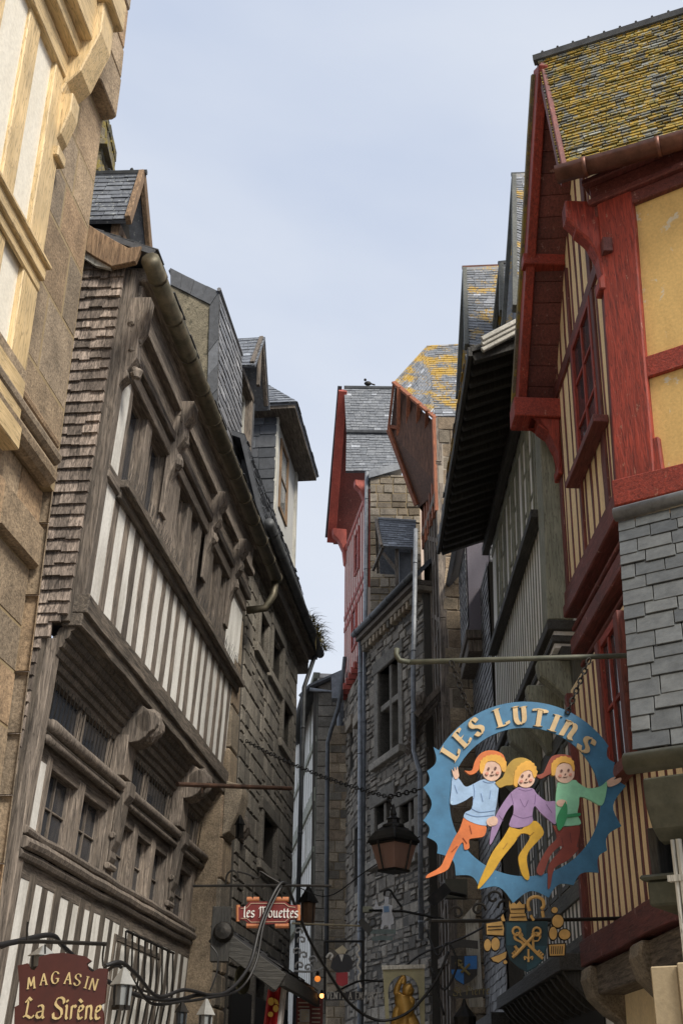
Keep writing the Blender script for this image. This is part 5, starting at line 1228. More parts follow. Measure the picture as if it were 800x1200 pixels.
for ch, deg, h_ in (('L', -60, 62), ('E', -47.5, 62), ('S', -35, 62), ('L', -17, 64), ('U', -4.5, 64), ('T', 8.5, 64), ('I', 21.5, 64), ('n*', 29.5, 64), ('S', 44.5, 64)):
    t = radians(deg); r_ = 286*sc; glyph(m, fsn, ch, uc_+sin(t)*r_, wc_+cos(t)*r_, h_*sc, .29, .3, .0, .009, -t-.06, .92)
m.build('lettering', LM, RS)
SK = flatm('painted_skin', (.70, .47, .36)); BLK = flatm('painted_black', (.02, .018, .018))
def figure(name, parts):
    parts = sorted(parts, key=lambda p: p[0] != 'tunic'); top = None
    for nm, col, c, shapes, lay in parts:
        if nm == 'tunic': top = tag(PS.multi('elf_figure', shapes, flatm(col, c), -.010, .001+lay*.003, 3), {'a': 'painted elf in pale blue tunic and orange cap', 'b': 'painted elf in lilac tunic and mustard cap', 'c': 'painted elf in mint tunic and russet cap'}[name]); continue
        if nm == 'head':
            for q, sh in enumerate(shapes): PS.multi('head' if q == 0 else 'hand', [sh], flatm(col, c), -.010, .001+lay*.003, 3, top)
        elif nm == 'hair':
            sh = smooth_line(shapes[0]+[shapes[0][0]], 4)[:-1]; mx_, my_ = sum(p[0] for p in sh)/len(sh), sum(p[1] for p in sh)/len(sh)
            PS.multi(nm, [[(mx_+(x-mx_)*kk_, my_+(y-my_)*kk_) for i, (x, y) in enumerate(sh) for kk_ in [(1.07 if i % 2 else .98) if y < my_-4 else 1]]], flatm(col, c), -.010, .001+lay*.003, 0, top)
        else: PS.multi(nm, shapes, flatm(col, c), -.010, .001+lay*.003, 3, top)
    return top
BH = (.72, .38, .05)
# left figure: orange cap and legs, pale blue tunic
figure('a', [
 ('hat', 'painted_orange', (.62, .16, .035), [[(196, 318), (215, 333), (238, 325), (256, 300), (262, 285), (300, 268), (336, 282), (345, 290), (335, 262), (310, 248), (280, 246), (252, 258), (233, 285), (222, 318)]], 3),
 ('hair', 'painted_ginger', BH, [[(250, 318), (252, 290), (270, 270), (300, 262), (330, 270), (346, 295), (342, 322), (330, 318), (322, 298), (300, 285), (275, 290), (266, 315), (258, 330)]], 4),
 ('head', 'painted_skin', (.70, .47, .36), [ell(294, 320, 34, 36), [(150, 312), (158, 322), (160, 305), (166, 318), (170, 303), (174, 322), (176, 340), (164, 350), (155, 335)], ell(292, 503, 17, 16, 10)], 3),
 ('legs', 'painted_orange', (.62, .16, .035), [[(192, 488), (270, 512), (268, 552), (240, 560), (213, 566), (214, 596), (196, 602), (190, 575), (168, 605), (150, 645), (135, 675), (98, 692), (60, 705), (64, 692), (108, 665), (128, 625), (158, 562), (178, 530)]], 1),
 ('tunic', 'painted_pale_blue', (.32, .47, .68), [[(160, 330), (180, 352), (200, 376), (228, 366), (262, 350), (300, 356), (318, 372), (314, 420), (306, 470), (302, 495), (280, 512), (268, 516), (232, 508), (195, 488), (200, 468), (222, 455), (226, 410), (200, 425), (165, 440), (145, 436), (148, 395), (152, 345)]], 2)])
# middle figure: mustard cap and legs, lilac tunic
figure('b', [
 ('hat', 'painted_olive', (.42, .26, .03), [[(306, 362), (322, 380), (345, 372), (372, 368), (400, 340), (440, 300), (432, 283), (405, 272), (372, 278), (348, 305), (335, 340), (320, 352)]], 3),
 ('hair', 'painted_ginger', BH, [[(372, 370), (376, 330), (392, 300), (425, 285), (448, 300), (456, 330), (446, 345), (432, 318), (405, 325), (390, 350), (384, 378)]], 4),
 ('head', 'painted_skin', (.70, .47, .36), [ell(416, 346, 33, 34), ell(300, 500, 16, 17, 10)], 3),
 ('legs', 'painted_mustard', (.58, .33, .012), [[(358, 520), (400, 530), (420, 508), (455, 500), (482, 540), (462, 570), (430, 605), (420, 640), (430, 700), (420, 712), (402, 690), (390, 640), (396, 615), (420, 580), (432, 552), (400, 545), (375, 580), (330, 635), (295, 690), (250, 742), (246, 728), (270, 670), (298, 610), (335, 560)]], 1),
 ('tunic', 'painted_lilac', (.31, .20, .38), [[(388, 378), (440, 382), (455, 400), (490, 428), (525, 430), (535, 470), (524, 510), (505, 500), (470, 470), (448, 445), (440, 480), (442, 500), (420, 518), (385, 524), (358, 518), (362, 495), (372, 470), (370, 440), (345, 470), (318, 530), (290, 585), (288, 560), (300, 500), (325, 450), (360, 400)]], 2)])
# right figure: russet cap and legs, mint tunic
figure('c', [
 ('hat', 'painted_russet', (.30, .055, .025), [[(452, 335), (468, 348), (495, 335), (515, 325), (520, 300), (545, 276), (580, 280), (575, 266), (545, 260), (510, 268), (492, 300), (478, 328)]], 3),
 ('hair', 'painted_ginger', BH, [[(508, 335), (508, 300), (522, 280), (550, 268), (582, 280), (592, 310), (586, 322), (576, 298), (548, 290), (528, 305), (520, 335)]], 4),
 ('head', 'painted_skin', (.70, .47, .36), [ell(556, 328, 35, 36), [(708, 356), (725, 345), (740, 342), (733, 352), (757, 344), (757, 358), (735, 372), (712, 376)], ell(545, 436, 19, 13, 10)], 3),
 ('legs', 'painted_red_brown', (.22, .035, .018), [[(514, 515), (560, 522), (606, 516), (610, 545), (600, 590), (606, 600), (570, 640), (520, 670), (505, 735), (496, 742), (496, 700), (500, 655), (545, 600), (540, 590), (505, 625), (480, 690), (462, 692), (456, 675), (470, 640), (500, 590), (528, 560)]], 1),
 ('tunic', 'painted_mint', (.26, .60, .38), [[(530, 362), (590, 352), (605, 362), (640, 382), (685, 375), (708, 358), (705, 400), (690, 443), (650, 425), (612, 412), (608, 440), (602, 475), (615, 508), (590, 516), (530, 514), (524, 470), (524, 420)]], 2),
 ('sash', 'painted_green', (.02, .25, .09), [[(558, 430), (565, 455), (560, 500), (538, 535), (528, 520), (530, 480)], [(560, 478), (608, 472), (608, 482), (560, 488)]], 4)])
fe_sh = []
for hx, hy in ((294, 320), (416, 346), (556, 328)):
    fe_sh += [ell(hx-12, hy-8, 4, 5, 8), ell(hx+13, hy-10, 4, 5, 8), [(hx-7, hy+14), (hx, hy+17), (hx+9, hy+13), (hx+1, hy+15)], ell(hx+2, hy+4, 3, 2, 6)]
PS.multi('faces', fe_sh, flatm('painted_feature', (.14, .06, .05)), -.002, .013, 0)
PS.multi('cheeks', [ell(294-18, 330, 6, 5, 10), ell(294+20, 328, 6, 5, 10), ell(416-16, 358, 6, 5, 10), ell(416+18, 354, 6, 5, 10), ell(556-17, 338, 6, 5, 10), ell(556+20, 334, 6, 5, 10)], flatm('painted_cheek', (.62, .26, .19)), -.002, .012, 0)
def outlines(lines, col, name):
    m = MB()
    for l_ in lines: PS.line(m, l_, .0028, .0072, 4, 3)
    m.build('painted_folds', flatm(name, col), RS)
outlines([[(262, 356), (280, 362), (302, 360)], [(222, 455), (250, 468), (306, 462)], [(200, 472), (240, 484), (302, 478)], [(228, 368), (232, 400), (226, 430)], [(255, 400), (262, 430)], [(290, 390), (286, 420)], [(160, 370), (170, 400)]], (.16, .26, .46), 'fold_blue')
outlines([[(390, 384), (415, 392), (440, 386)], [(370, 476), (405, 490), (440, 482)], [(362, 400), (372, 440)], [(452, 404), (448, 440)], [(395, 420), (412, 450), (425, 425)], [(320, 480), (335, 500)], [(490, 440), (510, 470)]], (.15, .08, .2), 'fold_lilac')
outlines([[(532, 366), (560, 372), (590, 362)], [(608, 385), (612, 410)], [(545, 400), (550, 420)], [(650, 390), (690, 400)], [(575, 400), (585, 450)]], (.10, .32, .18), 'fold_mint')
outlines([[(215, 515), (222, 545)], [(190, 560), (205, 580)], [(150, 610), (170, 590)]], (.34, .07, .02), 'fold_orange')
outlines([[(400, 545), (385, 560)], [(335, 600), (350, 580)], [(432, 552), (446, 540)]], (.33, .17, .01), 'fold_mustard')
outlines([[(545, 560), (552, 595)], [(520, 620), (545, 600)], [(575, 540), (580, 580)]], (.10, .012, .008), 'fold_brown')
# bar with curled end, on the wall of the yellow house, and two chains
RBk = thing('sign_bracket', 'long horizontal iron bar that holds the round elves sign', 'bracket', at_y(600, 772, ds))
bz = at_y(600, 772, ds).z; bl, br = at_y(480, 776, ds), at_y(745, 768, ds+.2)
m = MB(); m.tube([at_y(465, 760, ds), at_y(464, 767, ds), at_y(468, 774, ds), at_y(480, 776, ds)], .017, 8); m.tube([bl, br, at_y(790, 767, ds+.3)], .017, 10); m.build('bar', IRONG, RBk, 0, True)
for k, (x0, y0, x1, y1) in enumerate(((528, 775, 551, 838), (690, 772, 664, 836))):
    m = MB(); chain(m, at_y(x0, y0, ds), at_y(x1, y1, ds)+V((0, 0, 0)), .045, 0, .006); tag(m.build('chain', IRON), 'short iron chain at the %s of the round elves sign' % ('left top' if k == 0 else 'right top'), 'chain', 'chains holding the round sign')

# ================================================================ blue shield sign with crossed gold keys
dk = 9.3; fk2 = F(at_y(616, 1090, dk), V((1, .02, 0)), V((0, -1, 0))); tk = lambda x, y: (500+x/4, 1000+y/4)
RKy = thing('crest_sign', 'dark blue shield sign with crossed gold keys between gilt ribbons', 'sign', at_y(616, 1138, dk)); PK = Panel(fk2, tk, RKy)
GOLD = paint('gilt', (.85, .54, .19), .5, .2, (.35, .2, .06))
PK.shape('shield', [(365, 320), (565, 318), (562, 440), (545, 500), (510, 535), (470, 558), (430, 535), (390, 500), (370, 440)], paint('shield_teal', (.03, .075, .10), .5), -.012, .0)
PK.multi('shield_quarters', [[(372, 326), (464, 326), (464, 432), (374, 432)], [(466, 434), (556, 434), (540, 498), (508, 530), (468, 550)]], paint('shield_blue', (.04, .12, .17), .5), -.002, .003)
m = MB(); PK.line(m, [(430, 385), (525, 480)], .012, .012, 6, 1); PK.line(m, [(500, 385), (415, 475)], .012, .012, 6, 1)
for c in ((418, 366), (513, 368)): PK.line(m, ell(c[0], c[1], 18, 19, 12)+[(c[0]+18, c[1])], .009, .014, 6, 1)
for (x, y, s_) in ((525, 480, 1), (415, 475, -1)):
    for k in (0, 14, 28): PK.line(m, [(x-s_*k*.6, y-k*.6+8), (x-s_*k*.6+s_*18, y-k*.6-8)], .008, .012, 5, 1)
    PK.line(m, [(x, y), (x+s_*16, y+14)], .011, .012, 6, 1)
PK.line(m, [(474, 450), (474, 510)], .008, .012); PK.line(m, [(474, 495), (455, 485), (458, 500)], .006, .012); PK.line(m, [(474, 495), (493, 485), (490, 500)], .006, .012)
m.build('crossed_keys', GOLD, RKy)
m = MB(); hS = .115
glyph(m, fk2, 'S', *PK.uw(408, 450), hS, .16, .5, .002, .008); glyph(m, fk2, 'P', *PK.uw(490, 450), hS, .16, .5, .002, .008); m.build('lettering', GOLD, RKy)
blk = []; gl = [[(385, 222), (392, 240), (405, 228), (418, 240), (432, 224), (446, 240), (458, 236), (455, 280), (392, 280), (385, 250)], [(388, 284), (460, 282), (468, 316), (384, 316)],
  ell(320, 425, 20, 30), ell(283, 430, 16, 28), [(300, 490), (340, 475), (372, 460), (368, 490), (335, 512), (310, 505)], [(278, 330), (350, 318), (360, 350), (358, 385), (280, 380)],
  ell(612, 318, 26, 30), ell(590, 375, 18, 30), ell(644, 380, 26, 24), ell(597, 266, 14, 14), [(572, 430), (645, 425), (642, 478), (575, 480)], [(345, 300), (356, 285), (366, 318), (350, 318)], ell(366, 510, 9, 9)]
for g_ in gl: PK.multi('gilt_ornament', [g_], GOLD, -.008, .004, 0)
big = [[((x-sum(a for a, b in g_)/len(g_))*1.22+sum(a for a, b in g_)/len(g_), (y-sum(b for a, b in g_)/len(g_))*1.22+sum(b for a, b in g_)/len(g_)) for x, y in g_] for g_ in gl]
PK.multi('black_edging', big, BLK, -.014, -.009, 0)
m = MB(); PK.line(m, [(480, 270), (472, 240), (480, 215), (510, 203), (540, 215), (547, 245), (535, 262)], .013, .0); PK.line(m, [(540, 270), (545, 300)], .012, .0); PK.line(m, [(485, 290), (500, 315)], .010, .0); m.build('gilt_crook', GOLD, RKy)
m = MB(); 
for y in (345, 360): PK.line(m, [(284, y), (352, y-4)], .004, .008, 4, 1)
for k in range(6): PK.line(m, [(582+k*10, 436), (580+k*10, 472)], .004, .008, 4, 1)
for y in (262, 300): PK.line(m, [(392, y), (460, y-2)], .004, .008, 4, 1)
m.build('ribbon_marks', BLK, RKy)
# its wrought bracket
m = MB(); P0 = Panel(F(at_y(600, 1078, dk+.02), V((1, .02, 0)), V((0, -1, 0))), lambda x, y: (x, y), None)
P0.line(m, [(505, 1079), (600, 1079), (700, 1077), (730, 1076)], .014, 0, 6, 1)
for cx_, cy_, s_ in ((578, 1052, 1), (592, 1063, -1), (560, 1066, 1), (535, 1070, -1)):
    P0.line(m, [(cx_+s_*cos(t*.8)*(2+t*.9), cy_+sin(t*.8)*(2+t*.9)) for t in range(9)], .010, 0, 5)
P0.line(m, [(600, 1079), (590, 1045), (575, 1030)], .01, 0)
tag(m.build('wall_bracket', IRON), 'scrolled wrought iron bracket above the crossed keys shield', 'bracket')

# ================================================================ small blue and black quartered shield sign
dp = 12.2; fp = F(at_y(545, 1135, dp), V((1, 0, 0)), V((0, -1, 0))); RP = thing('shield_sign', 'small sign with blue and black quartered shield and grey scrolls', 'sign', at_y(545, 1175, dp)); PP = Panel(fp, tk, RP)
PP.shape('shield', [(112, 480), (236, 478), (236, 570), (205, 600), (172, 618), (135, 595), (112, 560)], paint('sign_black', (.012, .012, .012), .5), -.012, 0)
PP.multi('blue_quarters', [[(175, 482), (234, 480), (234, 542), (175, 544)], [(114, 545), (172, 544), (172, 614), (138, 594), (114, 560)]], paint('sign_bright_blue', (.02, .16, .48), .5), -.002, .003)
PP.multi('scroll', [[(100, 415), (160, 402), (238, 410), (240, 448), (160, 440), (104, 452)], [(100, 640), (150, 655), (262, 632), (266, 672), (180, 682), (100, 668)]], paint('sign_grey', (.05, .048, .045), .6), -.012, 0)
m = MB(); u, w = PP.uw(122, 668); text(m, fp, ['Sg', 't', ' ', 'P', 'i', 'e', 'r', 'r', 'e'], u, w, .075, .14, .6, .002, .004, .1, .06)
for a, b in (((140, 510), (200, 570)), ((200, 520), (160, 560))): PP.line(m, [a, b], .012, .01, 5, 1)
PP.line(m, ell(150, 515, 14, 12, 10), .01, .01); m.build('gilt_marks', paint('dull_gilt', (.22, .18, .07), .5), RP)
m = MB(); m.lathe(at_y(544, 1192, dp), [(.01, .16), (.03, .1), (.11, .0), (.1, -.1), (.04, -.14)], 12); m.build('lamp', IRON, RP)
m = MB(); m.prism([at_y(540, 1078, dp+.1), at_y(556, 1078, dp+.1), at_y(560, 1054, dp+.1)], V((0, .03, 0))); m.prism([at_y(x, y, dp+.15) for x, y in ((545, 1080), (560, 1078), (566, 1180), (550, 1180))], V((0, .04, 0)))
tag(m.build('shutter', PALEW), 'pale tall shutter panel behind the quartered shield sign', 'shutter')

# ================================================================ painted waiter figure sign
dw = 14.0; fw_ = F(at_y(448, 1080, dw), V((1, 0, 0)), V((0, -1, 0))); tw = lambda x, y: (330+x/4.21, 1020+y/4.21)
RW = thing('figure_sign', 'small white cut-out sign of a waiter holding up a tray', 'sign', at_y(448, 1104, dw)); PW = Panel(fw_, tw, RW)
PW.shape('figure', [(505, 130), (528, 132), (524, 165), (545, 175), (542, 205), (552, 235), (552, 262), (538, 268), (538, 290), (526, 290), (522, 270), (505, 270), (498, 290), (486, 288), (495, 250), (490, 230), (498, 200), (495, 190), (455, 192), (445, 184), (456, 178), (466, 142), (476, 178), (500, 172), (508, 160)], paint('sign_pale', (.80, .82, .86), .6), -.01, 0)
PW.multi('waistcoat', [[(502, 178), (528, 176), (530, 205), (504, 208)]], paint('sign_waistcoat', (.22, .38, .62), .6), -.002, .004)
PW.multi('name_board', [[(432, 292), (562, 290), (562, 312), (434, 312)], [(444, 330), (480, 322), (548, 326), (548, 345), (480, 344), (446, 348)]], paint('sign_greygreen', (.22, .28, .27), .6), -.012, 0)
m = MB(); PW.line(m, [(505, 125), (510, 100), (535, 98), (555, 130), (590, 180)], .012, 0); PW.line(m, [(430, 196), (600, 200), (800, 240)], .014, -.02, 5, 1); m.build('bracket', IRON, RW)

# ================================================================ dark figure sign with VENTE A EMPORTER board
dv = 12.8; fv = F(at_y(402, 1140, dv), V((1, 0, 0)), V((0, -1, 0))); RV = thing('takeaway_sign', 'black framed figure sign above a board reading VENTE A EMPORTER', 'sign', at_y(402, 1172, dv)); PV = Panel(fv, tw, RV)
m = MB()
for a in ([(212, 350), (400, 350)], [(212, 350), (212, 632)], [(402, 350), (402, 632)]): PV.line(m, a, .012, 0, 5, 1)
m.build('frame', IRON, RV)
PV.shape('figure_body', [(250, 440), (275, 415), (330, 415), (352, 450), (345, 500), (318, 500), (272, 505), (240, 480)], paint('sign_coat', (.02, .018, .02), .5), -.01, 0)
PV.multi('hat', [[(262, 395), (300, 368), (322, 392), (312, 410), (280, 412)]], paint('sign_hat', (.62, .54, .36), .5), -.01, .003)
PV.multi('collar', [[(282, 415), (296, 452), (306, 415)]], flatm('sign_pale2', (.78, .75, .68)), -.004, .004)
PV.shape('breeches', [(268, 505), (326, 502), (326, 560), (300, 572), (268, 562)], paint('sign_red', (.50, .03, .04), .5), -.01, .001)
PV.shape('tankard', [(335, 490), (358, 488), (358, 535), (335, 538)], paint('sign_pewter', (.14, .15, .17), .4), -.01, .001)
PV.shape('name_board', [(210, 600), (404, 596), (404, 640), (210, 642)], BLK, -.015, 0)
m = MB(); u, w = PV.uw(222, 634); text(m, fv, list('VENTE A EMPORTER'), u, w, .066, .13, .4, .002, .003, .14, 0, .66); m.build('lettering', flatm('sign_letter_grey', (.5, .48, .43)), RV)
m = MB(); PV.line(m, [(375, 362), (382, 390), (370, 410), (384, 440), (374, 470), (388, 500), (378, 530), (392, 580)], .012, .0); PV.line(m, [(220, 430), (236, 410), (250, 420), (240, 440)], .012, 0); m.build('scroll', flatm('sign_pale2', (.78, .75, .68)), RV)

# ================================================================ gilt arched sign with golden statue
dg_ = 11.5; fgs = F(at_y(473, 1165, dg_), V((1, 0, 0)), V((0, -1, 0))); RGs = thing('arched_sign', 'pale gilt arched sign framing a golden standing figure', 'sign', at_y(473, 1215, dg_)); PG = Panel(fgs, tw, RGs)
arch = []
for k in range(13): t = pi-pi*k/12; arch.append((600+76*cos(t), 600-82*sin(t)))
GP = paint('pale_gilt', (.30, .28, .16), .5)
fr_ = [(498, 480), (705, 470), (712, 830), (688, 830)]
PG.multi('arch_frame', [[(498, 480), (600, 478), (600, 516)]+[(600+76*cos(t), 600-84*sin(t)) for t in [pi/2+pi/2*k/6 for k in range(1, 7)]]+[(536, 830), (516, 830)], [(600, 478), (703, 474), (706, 830), (688, 830)]+[(600+76*cos(t), 600-84*sin(t)) for t in [pi/2*k/6 for k in range(0, 7)]]], GP, -.03, 0)
PG.multi('cornice', [[(492, 470), (705, 464), (706, 484), (494, 490)]], PALEW[0], -.04, .02)
m = MB(); P_ = lambda x, y: fgs.P(*(lambda a: (a[0], -.02, a[1]))(PG.uw(x, y)))
def limb(pts, rs): m.tube([P_(*p) for p in smooth_line(pts, 3)], [rs[0]+(rs[1]-rs[0])*i/(3*(len(pts)-1)) for i in range(3*(len(pts)-1)+1)], 8)
limb([(618, 850), (606, 760), (612, 690), (596, 640), (598, 615)], (.085, .07)); limb([(590, 625), (566, 600), (578, 560), (598, 525)], (.035, .022)); limb([(610, 625), (642, 640), (632, 672), (606, 690)], (.035, .022)); limb([(610, 700), (638, 760), (655, 850)], (.06, .09)); limb([(596, 690), (585, 760), (575, 850)], (.05, .07)); limb([(598, 515), (602, 540), (596, 560)], (.02, .03)); limb([(598, 650), (570, 690), (564, 740), (556, 800)], (.03, .05))
m.blob(P_(618, 596), (.045, .045, .06), .03, 10, 8); m.blob(P_(624, 588), (.055, .04, .055), .25, 9, 6); m.build('golden_figure', metal('gold_leaf', (.28, .15, .03), (.42, .25, .06), .4, .5), RGs, 0, True)

# ================================================================ red sign with white gothic letters
dm_ = 9.6; fm_ = F(at_y(313, 1070, dm_), V((1, -.02, 0)), V((0, -1, 0))); RM2 = thing('name_sign', 'small red sign with orange scroll edges reading les Mouettes', 'sign', at_y(313, 1086, dm_)); tm = lambda x, y: (160+x/3.636, 980+y/3.636); PM2 = Panel(fm_, tm, RM2)
PM2.shape('board', [(435, 302), (462, 300), (482, 278), (635, 278), (652, 292), (685, 295), (685, 352), (652, 356), (640, 372), (482, 376), (462, 358), (435, 355)], paint('board_red', (.15, .012, .010), .5), -.03, 0)
m = MB(); 
for pts in ([(445, 308), (470, 306), (488, 286), (630, 286), (648, 300), (677, 303)], [(445, 350), (470, 350), (488, 366), (634, 364), (648, 350), (677, 347)]): PM2.line(m, pts, .003, .003, 4, 1)
m.build('border_line', flatm('rule_cream', (.5, .35, .25)), RM2)
m = MB()
for a, b in (((470, 268), (522, 268)), ((590, 268), (648, 268)), ((468, 380), (525, 380)), ((590, 380), (648, 380))): PM2.line(m, [a, b], .020, -.015, 10, 1)
for a, b in (((432, 292), (432, 362)), ((689, 292), (689, 358))): PM2.line(m, [a, b], .016, -.015, 10, 1)
m.build('scroll_edge', paint('scroll_orange', (.46, .17, .07), .5), RM2)
m = MB(); u, w = PM2.uw(455, 345); text(m, fm_, ['l', 'e', 's', ' ', 'Mg', 'o', 'u', 'e', 't', 't', 'e', 's'], u, w, .076, .14, .7, .002, .004, .03, 0, .94); m.build('lettering', flatm('letter_white', (.78, .76, .72)), RM2)
m = MB(); PM2.line(m, [(240, 212), (420, 210), (700, 210), (830, 212)], .010, 0, 6, 1); PM2.line(m, [(495, 210), (495, 268)], .005, 0, 5, 1); PM2.line(m, [(620, 210), (620, 268)], .005, 0, 5, 1)
PM2.line(m, [(380, 205), (385, 165), (410, 145), (432, 165), (425, 190), (408, 180)], .008, 0); PM2.line(m, [(430, 150), (470, 160), (520, 180), (525, 150), (560, 170), (620, 205)], .007, 0)
tag(m.build('wall_bracket', IRON), 'curled iron bracket carrying the les Mouettes sign', 'bracket')

# ================================================================ brown shop sign bottom left
dn = 5.6; fnn = F(at_y(68, 1160, dn), V((1, .0, 0)), V((0, -1, 0))); RNs = thing('shop_sign', 'brown shaped board reading MAGASIN La Sirène in cream letters', 'sign', at_y(68, 1235, dn)); tn = lambda x, y: (x/4, 980+y/4); PN = Panel(fnn, tn, RNs)
PN.shape('board', [(84, 606), (130, 595), (140, 622), (162, 628), (180, 605), (184, 565), (238, 550), (300, 546), (400, 562), (428, 582), (408, 598), (412, 622), (432, 636), (468, 618), (505, 622), (498, 700), (490, 780), (470, 790), (484, 830), (488, 960), (280, 1000), (66, 960), (70, 800), (90, 790), (92, 690)], paint('board_brown', (.062, .013, .008), .4, .08), -.03, 0)
m = MB(); us, wsn = PN.uw(128, 712); sc4 = (PN.uw(228, 712)[0]-us)/100
xs_ = [(128, 716, .12), (188, 698, .09), (242, 690, .02), (300, 690, -.06), (346, 698, -.12), (394, 710, -.18), (416, 716, -.22)]
for ch, (x, y, rt) in zip('MAGASIN', xs_): u, w = PN.uw(x, y); glyph(m, fnn, ch, u, w, 50*sc4, .14, .3, .001, .004, rt, .95 if ch != 'M' else .9)
u, w = PN.uw(110, 852); u = text(m, fnn, ['Lg', 'a'], u, w, 88*sc4, .13, .75, .001, .004, .04, .0, .95); u, w = PN.uw(246, 856); text(m, fnn, ['Sg', 'i', 'r', 'è', 'n', 'e'], u, w, 92*sc4, .13, .75, .001, .004, .05, 0, .82); m.build('lettering', flatm('letter_straw', (.55, .42, .20)), RNs)
m = MB(); PN.line(m, [(0, 520), (60, 495), (180, 492), (300, 496), (498, 504)], .009, -.01, 6, 1); PN.line(m, [(210, 505), (210, 550)], .004, -.01, 5, 1); PN.line(m, [(488, 500), (480, 570), (486, 612), (500, 600)], .005, -.01); PN.line(m, [(130, 400), (126, 440), (128, 490)], .006, -.01)
tag(m.build('wall_bracket', IRON), 'straight iron bar over the brown shop sign bottom left', 'bracket')

# ================================================================ lanterns
def lantern(name, px, py, d, wpx, hpx, label, grp=None, roofm=None, bodym=None, sides=4, base=None):
    c = at_y(px, py, d); s_ = (at_y(px+10, py, d)-at_y(px, py, d)).length/10; w_, h_ = wpx*s_, hpx*s_
    rt = thing(name, label, 'lantern', c-Z*h_*.5, None, grp); z0 = c-Z*h_*.5
    r2 = w_/2*1.25
    if base == 'street':
        m = MB(); m.lathe(z0, [(r2*.95, h_*.47), (r2*1.0, h_*.5), (r2*.92, h_*.56), (r2*.72, h_*.66), (r2*.45, h_*.74), (r2*.2, h_*.78)], 4, 0, Z, pi/4)
        m.lathe(z0, [(r2*.42, h_*.72), (r2*.42, h_*.77), (r2*.25, h_*.79), (r2*.22, h_*.86), (r2*.28, h_*.87), (r2*.1, h_*.92), (r2*.13, h_*.95), (.008, h_*1.12)], 10); m.build('lamp_roof', metal('lamp_black', (.012, .012, .012), (.025, .024, .022), .45), rt, .004)
        m = MB()
        for k in range(4):
            a = pi/4+k*pi/2; t = z0+V((cos(a)*r2*.88, sin(a)*r2*.88, h_*.47)); b = z0+V((cos(a)*r2*.58, sin(a)*r2*.58, h_*.02)); m.tube([t, b], .010, 5)
        m.lathe(z0, [(r2*.6, 0), (r2*.6, h_*.04)], 4, 0, Z, pi/4); m.lathe(z0, [(r2*.9, h_*.44), (r2*.9, h_*.48)], 4, 0, Z, pi/4); m.build('lamp_frame', IRON, rt)
        mm, N2, L2_, b2 = new_mat('rose_lamp_glass'); b2.inputs['Base Color'].default_value = (.42, .25, .19, 1); b2.inputs['Roughness'].default_value = .35; b2.inputs['Transmission Weight'].default_value = .55
        m = MB(); m.lathe(z0, [(r2*.56, h_*.045), (r2*.84, h_*.435)], 4, 0, Z, pi/4); m.build('lamp_glass', mm, rt)
        m = MB(); m.lathe(z0+Z*h_*.05, [(.03, 0), (.035, h_*.12), (.02, h_*.3)], 8); m.build('bulb', flatm('bulb_white', (.75, .65, .6)), rt)
    else:
        m = MB(); m.lathe(z0, [(r2, h_*.55), (r2*.9, h_*.6), (.01, h_)], sides, 0, Z, pi/4); m.build('lamp_roof', roofm, rt, .003)
        m = MB(); m.lathe(z0, [(r2*.62, 0), (r2*.7, h_*.54)], 4, 0, Z, pi/4); m.build('lamp_glass', bodym, rt)
        m = MB()
        for k in range(4):
            a = pi/4+k*pi/2; m.tube([z0+V((cos(a)*r2*.72, sin(a)*r2*.72, h_*.55)), z0+V((cos(a)*r2*.64, sin(a)*r2*.64, 0))], .006, 5)
        m.lathe(z0-Z*.01, [(r2*.68, 0), (r2*.68, .02)], 4, 0, Z, pi/4); m.build('lamp_frame', IRON, rt)
    return rt
LR = metal('grey_lamp_roof', (.22, .22, .21), (.34, .34, .32), .5, .3); LG2 = glassm('milky_lamp_glass', (.20, .21, .21), .25)
lantern('street_lantern', 461, 986, 12.0, 50, 70, 'large black street lantern with rosy panes hung from chains', None, None, None, 4, 'street')
lantern('lantern', 144, 1157, 5.9, 26, 44, 'small grey lantern with pointed roof right of the brown shop sign', 'grey lanterns on the left wall', LR, LG2)
lantern('lantern', 50, 1122, 6.0, 30, 26, 'small lantern half hidden above the brown shop sign', 'grey lanterns on the left wall', LR, LG2)
lantern('lantern', 241, 1192, 7.4, 19, 40, 'grey lantern with pointed roof beside the stone pier near the awning', 'grey lanterns on the left wall', LR, LG2)
lantern('lantern', 213, 1188, 7.8, 15, 26, 'dark boxy lantern on the striped wall left of the stone pier', 'grey lanterns on the left wall', IRON, GLASSB)
lantern('lantern', 281, 968, 12.6, 11, 26, 'little black lantern hanging under the stone corbel on the left', None, IRON, IRON)
lantern('lantern', 361, 1060, 15.5, 20, 44, 'dark hanging lantern just right of the les Mouettes sign', None, IRON, flatm('amber_dull', (.16, .09, .05)))
# chains and rod over the street
m = MB(); A_, B_, C__ = at_y(288, 868, 14.2), at_y(455, 934, 12.0), at_y(492, 925, 12.3)
chain(m, A_, B_, .065, .06, .006); chain(m, B_, C__, .075, .0, .008); chain(m, B_, at_y(461, 955, 12.0), .06, 0, .008); tag(m.build('chain', IRON), 'long black chain slung across the street to the lantern', 'chain')
m = MB(); a, b = at_y(208, 919, 11.3), at_y(341, 924, 12.8); m.tube([a, b], .022, 8); m.tube([a.lerp(b, .2), a.lerp(b, .2)-Z*.08], .008, 5); tag(m.build('iron_rod', metal('rusty_iron', (.06, .035, .025), (.13, .07, .045), .7)), 'rusty horizontal iron rod under the striped jetty', 'rod')
